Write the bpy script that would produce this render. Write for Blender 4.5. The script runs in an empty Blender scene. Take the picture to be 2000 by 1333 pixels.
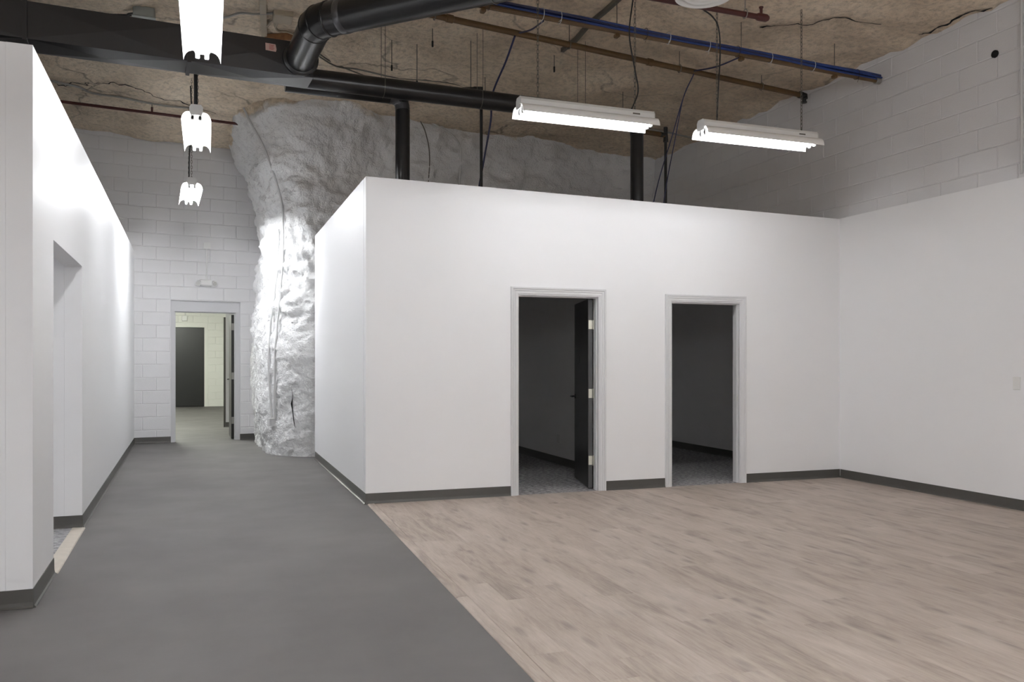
import bpy, math, random
from mathutils import Vector, noise, Matrix

random.seed(7)
R = math.radians
scene = bpy.context.scene
C = bpy.context.collection

# ------------------------------------------------------------------ camera, world, exposure
CAM_H, YAW = 1.31, math.atan(595 / 1620.0)
cam = bpy.data.cameras.new('camera')
cam.sensor_width = 36.0
cam.lens = 1620 / 2000 * 36.0
cam.shift_y = 0.02025
cam.clip_start = 0.05
cam_o = bpy.data.objects.new('camera', cam)
C.objects.link(cam_o)
cam_o.location = (0, 0, CAM_H)
cam_o.rotation_euler = (R(90), 0, -YAW)
scene.camera = cam_o

world = bpy.data.worlds.new('world')
world.use_nodes = True
world.node_tree.nodes['Background'].inputs[0].default_value = (0.5, 0.5, 0.5, 1)
world.node_tree.nodes['Background'].inputs[1].default_value = 0.0
scene.world = world
scene.view_settings.view_transform = 'Standard'
scene.view_settings.look = 'None'
scene.view_settings.gamma = 1.0
scene.view_settings.use_curve_mapping = False
scene.view_settings.exposure = 1.33
scene.cycles.max_bounces = 12
scene.cycles.diffuse_bounces = 8
scene.cycles.glossy_bounces = 4
scene.cycles.sample_clamp_indirect = 8.0
scene.cycles.caustics_reflective = False
scene.cycles.caustics_refractive = False
scene.cycles.use_denoising = True

TUBE = 21.5          # emission of the fluorescent tubes over the wood floor
TUBE_ROW = (49.0, 29.0, 128.0)   # the corridor row, nearest to farthest
TUBE_FILL = 46.0     # unseen bare strips added behind the viewer to raise overall brightness
TUBE_FAR = 200.0     # the lamps of the room behind the far doorway


# ------------------------------------------------------------------ materials
def new_mat(name):
    m = bpy.data.materials.new(name)
    m.use_nodes = True
    nt = m.node_tree
    return m, nt, nt.nodes['Principled BSDF'], nt.nodes, nt.links


def flat(name, col, rough=0.5, metal=0.0, spec=0.5, bump=0.0, bscale=60.0, var=0.0, vscale=3.0):
    m, nt, b, N, L = new_mat(name)
    b.inputs['Base Color'].default_value = (*col, 1)
    b.inputs['Roughness'].default_value = rough
    b.inputs['Metallic'].default_value = metal
    b.inputs['Specular IOR Level'].default_value = spec
    tc = N.new('ShaderNodeTexCoord')
    if var > 0:
        n = N.new('ShaderNodeTexNoise')
        n.inputs['Scale'].default_value = vscale
        n.inputs['Detail'].default_value = 5
        L.new(tc.outputs['Object'], n.inputs['Vector'])
        r = N.new('ShaderNodeValToRGB')
        r.color_ramp.elements[0].position = 0.3
        r.color_ramp.elements[1].position = 0.7
        r.color_ramp.elements[0].color = (*[c * (1 - var) for c in col], 1)
        r.color_ramp.elements[1].color = (*[min(1, c * (1 + var)) for c in col], 1)
        L.new(n.outputs['Fac'], r.inputs[0])
        L.new(r.outputs[0], b.inputs['Base Color'])
    if bump > 0:
        n2 = N.new('ShaderNodeTexNoise')
        n2.inputs['Scale'].default_value = bscale
        n2.inputs['Detail'].default_value = 4
        L.new(tc.outputs['Object'], n2.inputs['Vector'])
        bp = N.new('ShaderNodeBump')
        bp.inputs['Strength'].default_value = bump
        bp.inputs['Distance'].default_value = 0.004
        L.new(n2.outputs['Fac'], bp.inputs['Height'])
        L.new(bp.outputs[0], b.inputs['Normal'])
    return m


M = {}
M['paint'] = flat('white_wall_paint', (0.82, 0.82, 0.83), 0.42, spec=0.35, bump=0.06, bscale=90)
M['paint_inner'] = flat('grey_room_paint', (0.82, 0.82, 0.82), 0.5, bump=0.06, bscale=90)
M['block'] = flat('painted_block', (0.68, 0.675, 0.685), 0.45, spec=0.4, bump=0.35, bscale=120, var=0.03, vscale=2)
M['block_cream'] = flat('cream_block', (0.76, 0.76, 0.72), 0.5, bump=0.3, bscale=120)
M['frame'] = flat('grey_door_frame', (0.55, 0.55, 0.565), 0.35)
M['trim'] = flat('white_trim', (0.66, 0.66, 0.67), 0.32)
M['base'] = flat('grey_vinyl_base', (0.078, 0.074, 0.068), 0.38, spec=0.45)
M['black_door'] = flat('black_door', (0.012, 0.012, 0.012), 0.32, spec=0.4, bump=0.05, bscale=40)
M['black_edge'] = flat('black_door_edge', (0.06, 0.06, 0.06), 0.4)
M['hinge'] = flat('hinge_steel', (0.62, 0.61, 0.53), 0.35, metal=0.4)
M['dark_metal'] = flat('dark_metal', (0.02, 0.02, 0.02), 0.3, metal=0.6)
M['duct'] = flat('black_duct', (0.011, 0.011, 0.012), 0.28, spec=0.5, bump=0.04, bscale=20)
M['duct_box'] = flat('black_duct_sheet', (0.013, 0.013, 0.015), 0.36, spec=0.75, bump=0.03, bscale=14)
M['duct_joint'] = flat('duct_joint_metal', (0.12, 0.12, 0.125), 0.3, metal=0.7)
M['sticker'] = flat('pink_sticker', (0.55, 0.38, 0.34), 0.6)
M['red_print'] = flat('red_print', (0.35, 0.07, 0.06), 0.6)
M['white_metal'] = flat('white_enamel', (0.72, 0.72, 0.71), 0.4)
M['lamp_white'] = flat('reflector_enamel', (0.86, 0.86, 0.85), 0.35)
M['plastic'] = flat('white_plastic', (0.72, 0.72, 0.71), 0.35)
M['plate'] = flat('switch_plate_plastic', (0.74, 0.735, 0.72), 0.35)
M['chain'] = flat('chain_steel', (0.16, 0.15, 0.13), 0.4, metal=0.6)
M['cable'] = flat('black_cable', (0.012, 0.012, 0.012), 0.5)
M['bluecable'] = flat('blue_data_cable', (0.012, 0.04, 0.19), 0.45, var=0.3, vscale=4)
M['bluedark'] = flat('dark_blue_cable', (0.015, 0.018, 0.07), 0.45)
M['brownpipe'] = flat('brown_pipe_paint', (0.10, 0.055, 0.018), 0.45, var=0.2, vscale=6)
M['redpipe'] = flat('maroon_pipe_paint', (0.07, 0.014, 0.012), 0.45)
M['conduit'] = flat('grey_conduit', (0.28, 0.27, 0.25), 0.4, metal=0.3)
M['conduit_tan'] = flat('tan_overpainted_conduit', (0.36, 0.30, 0.22), 0.6)
M['galv'] = flat('galvanised_box', (0.33, 0.35, 0.33), 0.4, metal=0.4)
M['wood_scrap'] = flat('raw_timber', (0.25, 0.12, 0.05), 0.6, var=0.25, vscale=20)
M['tie'] = flat('white_zip_tie', (0.7, 0.72, 0.74), 0.5)
M['hole'] = flat('dark_cavity', (0.004, 0.004, 0.004), 0.9)
M['transition'] = flat('tan_transition_strip', (0.52, 0.47, 0.40), 0.45, var=0.08, vscale=12)
M['lens'] = flat('lamp_lens', (0.55, 0.55, 0.53), 0.2)


def tube_mat(name, s, col=(0.955, 0.975, 1.0)):
    m, nt, b, N, L = new_mat(name)
    b.inputs['Base Color'].default_value = (0.9, 0.9, 0.9, 1)
    b.inputs['Emission Color'].default_value = (*col, 1)
    b.inputs['Emission Strength'].default_value = s
    return m


M['tube'] = tube_mat('lit_tube', TUBE)
for i_, s_ in enumerate(TUBE_ROW):
    M['tube_row%d' % i_] = tube_mat('lit_tube_row', s_)
M['tube_fill'] = tube_mat('lit_tube_fill', TUBE_FILL)
M['tube_far'] = tube_mat('lit_tube_warm_green', TUBE_FAR, (0.97, 1.0, 0.90))


def concrete():
    m, nt, b, N, L = new_mat('grey_coated_concrete')
    tc = N.new('ShaderNodeTexCoord')
    n = N.new('ShaderNodeTexNoise'); n.inputs['Scale'].default_value = 0.9; n.inputs['Detail'].default_value = 6
    n.inputs['Roughness'].default_value = 0.6
    L.new(tc.outputs['Object'], n.inputs['Vector'])
    r = N.new('ShaderNodeValToRGB')
    r.color_ramp.elements[0].position = 0.3; r.color_ramp.elements[0].color = (0.112, 0.106, 0.103, 1)
    r.color_ramp.elements[1].position = 0.72; r.color_ramp.elements[1].color = (0.146, 0.139, 0.134, 1)
    L.new(n.outputs['Fac'], r.inputs[0])
    L.new(r.outputs[0], b.inputs['Base Color'])
    n3 = N.new('ShaderNodeTexNoise'); n3.inputs['Scale'].default_value = 2.2; n3.inputs['Detail'].default_value = 3
    L.new(tc.outputs['Object'], n3.inputs['Vector'])
    mr = N.new('ShaderNodeMapRange')
    mr.inputs[3].default_value = 0.55; mr.inputs[4].default_value = 0.75
    L.new(n3.outputs['Fac'], mr.inputs[0]); L.new(mr.outputs[0], b.inputs['Roughness'])
    b.inputs['Specular IOR Level'].default_value = 0.3
    bp = N.new('ShaderNodeBump'); bp.inputs['Strength'].default_value = 0.08; bp.inputs['Distance'].default_value = 0.004
    n2 = N.new('ShaderNodeTexNoise'); n2.inputs['Scale'].default_value = 40; n2.inputs['Detail'].default_value = 4
    L.new(tc.outputs['Object'], n2.inputs['Vector']); L.new(n2.outputs['Fac'], bp.inputs['Height'])
    L.new(bp.outputs[0], b.inputs['Normal'])
    return m


M['concrete'] = concrete()


def wood():
    m, nt, b, N, L = new_mat('greige_vinyl_plank')
    tc = N.new('ShaderNodeTexCoord')
    oi = N.new('ShaderNodeObjectInfo')
    mul = N.new('ShaderNodeMath'); mul.operation = 'MULTIPLY'; mul.inputs[1].default_value = 37.0
    L.new(oi.outputs['Random'], mul.inputs[0])
    comb = N.new('ShaderNodeCombineXYZ'); L.new(mul.outputs[0], comb.inputs[2])
    add = N.new('ShaderNodeVectorMath'); add.operation = 'ADD'
    L.new(tc.outputs['Object'], add.inputs[0]); L.new(comb.outputs[0], add.inputs[1])

    def nz(sx, sy, sc, det, rough=0.55, dist=0.0):
        mp = N.new('ShaderNodeMapping'); mp.inputs['Scale'].default_value = (sx, sy, 1)
        L.new(add.outputs[0], mp.inputs['Vector'])
        n = N.new('ShaderNodeTexNoise'); n.inputs['Scale'].default_value = sc; n.inputs['Detail'].default_value = det
        n.inputs['Roughness'].default_value = rough; n.inputs['Distortion'].default_value = dist
        L.new(mp.outputs[0], n.inputs['Vector'])
        return n.outputs['Fac']
    broad = nz(4.5, 0.9, 1.7, 5, 0.6, 0.8)
    grain = nz(16.0, 1.0, 6.0, 7, 0.7, 0.4)
    r = N.new('ShaderNodeValToRGB')
    e = r.color_ramp.elements
    e[0].position = 0.27; e[0].color = (0.195, 0.157, 0.130, 1)
    e[1].position = 0.72; e[1].color = (0.50, 0.435, 0.385, 1)
    k = e.new(0.48); k.color = (0.375, 0.314, 0.270, 1)
    mx = N.new('ShaderNodeMix'); mx.data_type = 'FLOAT'; mx.inputs[0].default_value = 0.42
    L.new(broad, mx.inputs[2]); L.new(grain, mx.inputs[3])
    # each plank its own shade
    sh = N.new('ShaderNodeMapRange'); sh.inputs[3].default_value = -0.04; sh.inputs[4].default_value = 0.045
    L.new(oi.outputs['Random'], sh.inputs[0])
    ad = N.new('ShaderNodeMath'); ad.operation = 'ADD'
    L.new(mx.outputs[0], ad.inputs[0]); L.new(sh.outputs[0], ad.inputs[1])
    L.new(ad.outputs[0], r.inputs[0])
    # knots: small elongated dark flecks
    mp = N.new('ShaderNodeMapping'); mp.inputs['Scale'].default_value = (8.0, 2.4, 1)
    L.new(add.outputs[0], mp.inputs['Vector'])
    v = N.new('ShaderNodeTexVoronoi'); v.inputs['Scale'].default_value = 1.0; v.inputs['Randomness'].default_value = 1.0
    L.new(mp.outputs[0], v.inputs['Vector'])
    kr = N.new('ShaderNodeMapRange'); kr.inputs[1].default_value = 0.05; kr.inputs[2].default_value = 0.26
    kr.inputs[3].default_value = 0.62; kr.inputs[4].default_value = 1.0
    L.new(v.outputs['Distance'], kr.inputs[0])
    mm = N.new('ShaderNodeMix'); mm.data_type = 'RGBA'; mm.blend_type = 'MULTIPLY'; mm.inputs[0].default_value = 0.9
    cc = N.new('ShaderNodeCombineXYZ')
    for i in range(3):
        L.new(kr.outputs[0], cc.inputs[i])
    L.new(r.outputs[0], mm.inputs[6]); L.new(cc.outputs[0], mm.inputs[7])
    L.new(mm.outputs[2], b.inputs['Base Color'])
    b.inputs['Roughness'].default_value = 0.55
    b.inputs['Specular IOR Level'].default_value = 0.35
    bp = N.new('ShaderNodeBump'); bp.inputs['Strength'].default_value = 0.12; bp.inputs['Distance'].default_value = 0.002
    L.new(grain, bp.inputs['Height']); L.new(bp.outputs[0], b.inputs['Normal'])
    return m


M['wood'] = wood()


def carpet():
    m, nt, b, N, L = new_mat('grey_loop_carpet')
    tc = N.new('ShaderNodeTexCoord')
    mp = N.new('ShaderNodeMapping'); mp.inputs['Scale'].default_value = (1, 3, 1)
    L.new(tc.outputs['Object'], mp.inputs['Vector'])
    n = N.new('ShaderNodeTexNoise'); n.inputs['Scale'].default_value = 20; n.inputs['Detail'].default_value = 7
    n.inputs['Roughness'].default_value = 0.75
    L.new(mp.outputs[0], n.inputs['Vector'])
    r = N.new('ShaderNodeValToRGB')
    r.color_ramp.elements[0].position = 0.38; r.color_ramp.elements[0].color = (0.05, 0.05, 0.053, 1)
    r.color_ramp.elements[1].position = 0.64; r.color_ramp.elements[1].color = (0.60, 0.59, 0.60, 1)
    L.new(n.outputs['Fac'], r.inputs[0]); L.new(r.outputs[0], b.inputs['Base Color'])
    b.inputs['Roughness'].default_value = 0.95
    b.inputs['Specular IOR Level'].default_value = 0.1
    bp = N.new('ShaderNodeBump'); bp.inputs['Strength'].default_value = 0.6; bp.inputs['Distance'].default_value = 0.006
    L.new(n.outputs['Fac'], bp.inputs['Height']); L.new(bp.outputs[0], b.inputs['Normal'])
    return m


M['carpet'] = carpet()


def rock_brown_nodes(N, L, vec):
    n = N.new('ShaderNodeTexNoise'); n.inputs['Scale'].default_value = 1.1; n.inputs['Detail'].default_value = 8
    n.inputs['Roughness'].default_value = 0.62; n.inputs['Distortion'].default_value = 0.4
    L.new(vec, n.inputs['Vector'])
    r = N.new('ShaderNodeValToRGB')
    e = r.color_ramp.elements
    e[0].position = 0.28; e[0].color = (0.50, 0.405, 0.30, 1)
    e[1].position = 0.75; e[1].color = (0.84, 0.73, 0.58, 1)
    k = e.new(0.5); k.color = (0.72, 0.60, 0.46, 1)
    L.new(n.outputs['Fac'], r.inputs[0])
    f = N.new('ShaderNodeTexNoise'); f.inputs['Scale'].default_value = 18; f.inputs['Detail'].default_value = 6
    f.inputs['Roughness'].default_value = 0.7
    L.new(vec, f.inputs['Vector'])
    fr = N.new('ShaderNodeMapRange'); fr.inputs[1].default_value = 0.30; fr.inputs[2].default_value = 0.55
    fr.inputs[3].default_value = 0.62; fr.inputs[4].default_value = 1.0
    L.new(f.outputs['Fac'], fr.inputs[0])
    mm = N.new('ShaderNodeMix'); mm.data_type = 'RGBA'; mm.blend_type = 'MULTIPLY'; mm.inputs[0].default_value = 1.0
    cc = N.new('ShaderNodeCombineXYZ')
    for i in range(3):
        L.new(fr.outputs[0], cc.inputs[i])
    L.new(r.outputs[0], mm.inputs[6]); L.new(cc.outputs[0], mm.inputs[7])
    return mm.outputs[2], f.outputs['Fac']


def rock_bump(N, L, vec, b, fine, dist=0.03, k=1.0):
    v = N.new('ShaderNodeTexNoise'); v.inputs['Scale'].default_value = 7; v.inputs['Detail'].default_value = 8
    v.inputs['Roughness'].default_value = 0.6
    L.new(vec, v.inputs['Vector'])
    b1 = N.new('ShaderNodeBump'); b1.inputs['Strength'].default_value = 0.9; b1.inputs['Distance'].default_value = dist
    L.new(v.outputs['Fac'], b1.inputs['Height'])
    b2 = N.new('ShaderNodeBump'); b2.inputs['Strength'].default_value = 1.0; b2.inputs['Distance'].default_value = 0.022 * k
    L.new(fine, b2.inputs['Height']); L.new(b1.outputs[0], b2.inputs['Normal'])
    L.new(b2.outputs[0], b.inputs['Normal'])


def ceiling_mat():
    m, nt, b, N, L = new_mat('tan_limestone_ceiling')
    tc = N.new('ShaderNodeTexCoord')
    col, fine = rock_brown_nodes(N, L, tc.outputs['Object'])
    # long open seams in the limestone
    w = N.new('ShaderNodeTexNoise'); w.inputs['Scale'].default_value = 1.6; w.inputs['Detail'].default_value = 6
    L.new(tc.outputs['Object'], w.inputs['Vector'])
    vm = N.new('ShaderNodeVectorMath'); vm.operation = 'MULTIPLY_ADD'
    vm.inputs[1].default_value = (0.9, 0.9, 0.9)
    L.new(w.outputs['Color'], vm.inputs[0]); L.new(tc.outputs['Object'], vm.inputs[2])
    vo = N.new('ShaderNodeTexVoronoi'); vo.feature = 'DISTANCE_TO_EDGE'; vo.inputs['Scale'].default_value = 0.33
    L.new(vm.outputs[0], vo.inputs['Vector'])
    cr = N.new('ShaderNodeMapRange'); cr.inputs[1].default_value = 0.0; cr.inputs[2].default_value = 0.010
    cr.inputs[3].default_value = 0.25; cr.inputs[4].default_value = 1.0
    L.new(vo.outputs['Distance'], cr.inputs[0])
    mm = N.new('ShaderNodeMix'); mm.data_type = 'RGBA'; mm.blend_type = 'MULTIPLY'; mm.inputs[0].default_value = 0.6
    cc = N.new('ShaderNodeCombineXYZ')
    for i in range(3):
        L.new(cr.outputs[0], cc.inputs[i])
    L.new(col, mm.inputs[6]); L.new(cc.outputs[0], mm.inputs[7])
    mk = N.new('ShaderNodeTexNoise'); mk.inputs['Scale'].default_value = 0.45; mk.inputs['Detail'].default_value = 2
    L.new(tc.outputs['Object'], mk.inputs['Vector'])
    mkr = N.new('ShaderNodeMapRange'); mkr.inputs[1].default_value = 0.46; mkr.inputs[2].default_value = 0.6; mkr.inputs[4].default_value = 0.8
    L.new(mk.outputs['Fac'], mkr.inputs[0]); L.new(mkr.outputs[0], mm.inputs[0])
    L.new(mm.outputs[2], b.inputs['Base Color'])
    b.inputs['Roughness'].default_value = 0.85
    rock_bump(N, L, tc.outputs['Object'], b, fine)
    return m


def rock_mat():
    m, nt, b, N, L = new_mat('grey_painted_limestone')
    tc = N.new('ShaderNodeTexCoord')
    col, fine = rock_brown_nodes(N, L, tc.outputs['Object'])
    g = N.new('ShaderNodeTexNoise'); g.inputs['Scale'].default_value = 1.5; g.inputs['Detail'].default_value = 5
    L.new(tc.outputs['Object'], g.inputs['Vector'])
    gr = N.new('ShaderNodeValToRGB')
    gr.color_ramp.elements[0].position = 0.3; gr.color_ramp.elements[0].color = (0.78, 0.78, 0.785, 1)
    gr.color_ramp.elements[1].position = 0.7; gr.color_ramp.elements[1].color = (0.86, 0.86, 0.86, 1)
    L.new(g.outputs['Fac'], gr.inputs[0])
    sep = N.new('ShaderNodeSeparateXYZ'); L.new(tc.outputs['Object'], sep.inputs[0])
    e = N.new('ShaderNodeTexNoise'); e.inputs['Scale'].default_value = 1.3; e.inputs['Detail'].default_value = 6
    L.new(tc.outputs['Object'], e.inputs['Vector'])
    ma = N.new('ShaderNodeMath'); ma.operation = 'MULTIPLY_ADD'; ma.inputs[1].default_value = 0.9
    L.new(e.outputs['Fac'], ma.inputs[0]); L.new(sep.outputs[2], ma.inputs[2])
    mr = N.new('ShaderNodeMapRange'); mr.inputs[1].default_value = 5.20; mr.inputs[2].default_value = 5.28
    L.new(ma.outputs[0], mr.inputs[0])
    mx = N.new('ShaderNodeMix'); mx.data_type = 'RGBA'
    L.new(mr.outputs[0], mx.inputs[0]); L.new(gr.outputs[0], mx.inputs[6]); L.new(col, mx.inputs[7])
    L.new(mx.outputs[2], b.inputs['Base Color'])
    b.inputs['Roughness'].default_value = 0.68
    b.inputs['Specular IOR Level'].default_value = 0.25
    st = N.new('ShaderNodeTexNoise'); st.inputs['Scale'].default_value = 34; st.inputs['Detail'].default_value = 5
    st.inputs['Roughness'].default_value = 0.62
    L.new(tc.outputs['Object'], st.inputs['Vector'])
    rock_bump(N, L, tc.outputs['Object'], b, st.outputs['Fac'], 0.028, 1.05)
    return m


M['ceiling'] = ceiling_mat()
M['rock'] = rock_mat()

# ------------------------------------------------------------------ mesh helpers
ORG = {}


def V(*a):
    return Vector(a)


class MB:
    def __init__(self):
        self.v, self.f = [], []

    def add(self, vs, fs):
        o = len(self.v)
        self.v += [Vector(x) for x in vs]
        self.f += [tuple(i + o for i in f) for f in fs]
        return self

    def hexa(self, p):            # 8 corners, bottom 0-3, top 4-7
        return self.add(p, [(0, 3, 2, 1), (4, 5, 6, 7), (0, 1, 5, 4), (1, 2, 6, 5), (2, 3, 7, 6), (3, 0, 4, 7)])

    def box(self, x0, x1, y0, y1, z0, z1):
        return self.hexa([(x0, y0, z0), (x1, y0, z0), (x1, y1, z0), (x0, y1, z0),
                          (x0, y0, z1), (x1, y0, z1), (x1, y1, z1), (x0, y1, z1)])

    def cbox(self, x0, x1, y0, y1, z0, z1, c=0.004):   # box with chamfered edges
        pts = []
        X, Y, Z = (x0, x1), (y0, y1), (z0, z1)
        import itertools
        for i, j, k in itertools.product((0, 1), repeat=3):
            sx, sy, sz = (1 - 2 * i), (1 - 2 * j), (1 - 2 * k)
            pts += [(X[i], Y[j] + sy * c, Z[k] + sz * c), (X[i] + sx * c, Y[j], Z[k] + sz * c), (X[i] + sx * c, Y[j] + sy * c, Z[k])]
        import bmesh
        bm = bmesh.new()
        for p in pts:
            bm.verts.new(p)
        r = bmesh.ops.convex_hull(bm, input=bm.verts)
        bmesh.ops.dissolve_limit(bm, angle_limit=0.01, verts=bm.verts, edges=bm.edges)
        bm.verts.index_update()
        self.add([v.co.copy() for v in bm.verts], [[v.index for v in f.verts] for f in bm.faces])
        bm.free()
        return self

    def tube(self, pts, r, n=8, cap=True):
        pts = [Vector(p) for p in pts]
        rs = r if isinstance(r, (list, tuple)) else [r] * len(pts)
        o = len(self.v)
        t0 = (pts[1] - pts[0]).normalized()
        a = t0.orthogonal().normalized()
        for i, p in enumerate(pts):
            if i == 0:
                t = t0
            elif i == len(pts) - 1:
                t = (pts[i] - pts[i - 1]).normalized()
            else:
                t = ((pts[i + 1] - pts[i]).normalized() + (pts[i] - pts[i - 1]).normalized()).normalized()
            a = (a - t * a.dot(t)).normalized()
            b = t.cross(a)
            for k in range(n):
                w = 2 * math.pi * k / n
                self.v.append(p + (a * math.cos(w) + b * math.sin(w)) * rs[i])
        for i in range(len(pts) - 1):
            for k in range(n):
                self.f.append((o + i * n + k, o + i * n + (k + 1) % n, o + (i + 1) * n + (k + 1) % n, o + (i + 1) * n + k))
        if cap:
            self.f.append(tuple(o + k for k in reversed(range(n))))
            e = o + (len(pts) - 1) * n
            self.f.append(tuple(e + k for k in range(n)))
        return self

    def lathe(self, prof, n=32, c=(0, 0, 0)):      # (r, z) profile round a vertical axis
        o = len(self.v)
        for r, z in prof:
            for k in range(n):
                w = 2 * math.pi * k / n
                self.v.append(Vector((c[0] + r * math.cos(w), c[1] + r * math.sin(w), c[2] + z)))
        for i in range(len(prof) - 1):
            for k in range(n):
                self.f.append((o + i * n + k, o + i * n + (k + 1) % n, o + (i + 1) * n + (k + 1) % n, o + (i + 1) * n + k))
        return self

    def build(self, name, mat, parent=None, org=None, smooth=False, angle=35):
        if org is None:
            if parent is not None:
                org = ORG[parent.name]
            else:
                mn = [min(p[i] for p in self.v) for i in range(3)]
                mx = [max(p[i] for p in self.v) for i in range(3)]
                org = Vector(((mn[0] + mx[0]) / 2, (mn[1] + mx[1]) / 2, mn[2]))
        org = Vector(org)
        me = bpy.data.meshes.new(name)
        me.from_pydata([tuple(p - org) for p in self.v], [], self.f)
        import bmesh
        bm = bmesh.new(); bm.from_mesh(me)
        bmesh.ops.recalc_face_normals(bm, faces=bm.faces)
        bm.to_mesh(me); bm.free()
        me.materials.append(M[mat])
        if smooth:
            for p in me.polygons:
                p.use_smooth = True
            try:
                me.set_sharp_from_angle(angle=R(angle))
            except Exception:
                pass
        o = bpy.data.objects.new(name, me)
        C.objects.link(o)
        ORG[o.name] = org
        if parent is not None:
            o.parent = parent
            o.location = org - ORG[parent.name]
        else:
            o.location = org
        return o


def thing(name, loc, label=None, cat=None, group=None, kind=None):
    o = bpy.data.objects.new(name, None)
    C.objects.link(o)
    o.location = loc
    o.empty_display_size = 0.1
    ORG[o.name] = Vector(loc)
    return tag(o, label, cat, group, kind)


def tag(o, label=None, cat=None, group=None, kind=None):
    if label: o['label'] = label
    if cat: o['category'] = cat
    if group: o['group'] = group
    if kind: o['kind'] = kind
    return o


def structure(o):
    o['kind'] = 'structure'
    return o


def copy_tree(o, parent=None):
    c = o.copy()
    C.objects.link(c)
    if parent is not None:
        c.parent = parent
        c.matrix_parent_inverse = o.matrix_parent_inverse.copy()
    for ch in list(o.children):
        copy_tree(ch, c)
    return c


class Frame:
    """A wall line: s runs along it, n stands off it towards the viewer's side, z is up."""
    def __init__(self, p, q, flip=False):
        self.o = Vector((p[0], p[1], 0))
        d = Vector((q[0] - p[0], q[1] - p[1], 0))
        self.len = d.length
        self.u = d.normalized()
        self.n = Vector((self.u.y, -self.u.x, 0)) * (-1 if flip else 1)

    def __call__(self, s, n, z):
        return self.o + self.u * s + self.n * n + Vector((0, 0, z))

    def box(self, mb, s0, s1, n0, n1, z0, z1a, z1b=None):
        z1b = z1a if z1b is None else z1b
        return mb.hexa([self(s0, n0, z0), self(s1, n0, z0), self(s1, n1, z0), self(s0, n1, z0),
                        self(s0, n0, z1a), self(s1, n0, z1b), self(s1, n1, z1b), self(s0, n1, z1a)])

    def rot(self):
        return math.atan2(self.u.y, self.u.x)


def arc(p, q, ctrl, n=8):      # quadratic curve from p to q
    p, q, c = Vector(p), Vector(q), Vector(ctrl)
    return [(1 - t) ** 2 * p + 2 * t * (1 - t) * c + t * t * q for t in [i / n for i in range(n + 1)]]


def smooth_path(pts, n=6):
    P = [Vector(p) for p in pts]
    P = [2 * P[0] - P[1]] + P + [2 * P[-1] - P[-2]]
    out = []
    for i in range(1, len(P) - 2):
        for k in range(n):
            t = k / n
            a, b, c, d = P[i - 1], P[i], P[i + 1], P[i + 2]
            out.append(0.5 * ((2 * b) + (c - a) * t + (2 * a - 5 * b + 4 * c - d) * t * t + (3 * b - a - 3 * c + d) * t ** 3))
    out.append(P[-2])
    return out


# ------------------------------------------------------------------ plan of the place
A, B = (1.364, 7.600), (6.692, 7.505)           # front wall of the drywall room box
CB = (1.366, 11.45)                             # where its side wall meets the rock
LE, LF = (-0.873, 5.026), (-1.092, 14.443)      # corridor face of the left drywall block
W0, W1 = (-4.0, 14.117), (1.25, 14.705)         # far block wall
RX = 6.692                                      # face of the right drywall
REAR, LEFT = -4.0, -6.0
FRONT = Frame(A, B)
SIDE = Frame(CB, A)                             # n points to -X (corridor)
LEFTW = Frame(LF, LE, flip=True)                # n points to +X (corridor)
FAR = Frame(W0, W1)
RIGHT = Frame((RX, 11.6), (RX, REAR))           # n points to -X (room)


def ceil_z(x, y):
    z = 4.93 - 0.050 * (x + 1.0)
    return z


# ------------------------------------------------------------------ floors
strip_a, strip_b = Vector((1.387, 7.60, 0)), Vector((1.087, -3.6, 0))
mb = MB()
mb.box(LEFT, RX, REAR, 14.9, -0.12, 0.0)
floor = structure(mb.build('floor', 'concrete', org=(0, 0, 0)))

sd = (strip_a - strip_b).normalized()          # planks run along this
sn = Vector((sd.y, -sd.x, 0))                  # to the right
T_TOP = 0.006


def clip(poly, p, n):                          # keep the side n points to
    out = []
    for i in range(len(poly)):
        a, b = poly[i], poly[(i + 1) % len(poly)]
        da, db = (a - p).dot(n), (b - p).dot(n)
        if da >= 0: out.append(a)
        if (da >= 0) != (db >= 0):
            out.append(a + (b - a) * (da / (da - db)))
    return out


def plank_poly(o0, o1, l0, l1):
    q = [strip_b + sn * o0 + sd * l0, strip_b + sn * o1 + sd * l0, strip_b + sn * o1 + sd * l1, strip_b + sn * o0 + sd * l1]
    q = clip(q, FRONT(0, -0.012, 0), FRONT.n)
    if q: q = clip(q, Vector((RX, 0, 0)), Vector((-1, 0, 0)))
    return q


def extrude_poly(mb, poly, z0, z1, cham=0.0006):
    c = sum(poly, Vector()) / len(poly)
    n = len(poly)
    def ins(p, d):
        v = c - p
        return p + v.normalized() * d if v.length > 1e-6 else p
    lo = [Vector((p.x, p.y, z0)) for p in poly]
    mid = [Vector((p.x, p.y, z1 - cham)) for p in poly]
    top = []
    for p in poly:
        q = ins(p, cham * 1.6); top.append(Vector((q.x, q.y, z1)))
    fs = [tuple(range(2 * n, 3 * n))]
    for i in range(n):
        j = (i + 1) % n
        fs += [(i, j, n + j, n + i), (n + i, n + j, 2 * n + j, 2 * n + i)]
    mb.add(lo + mid + top, fs)


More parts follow.
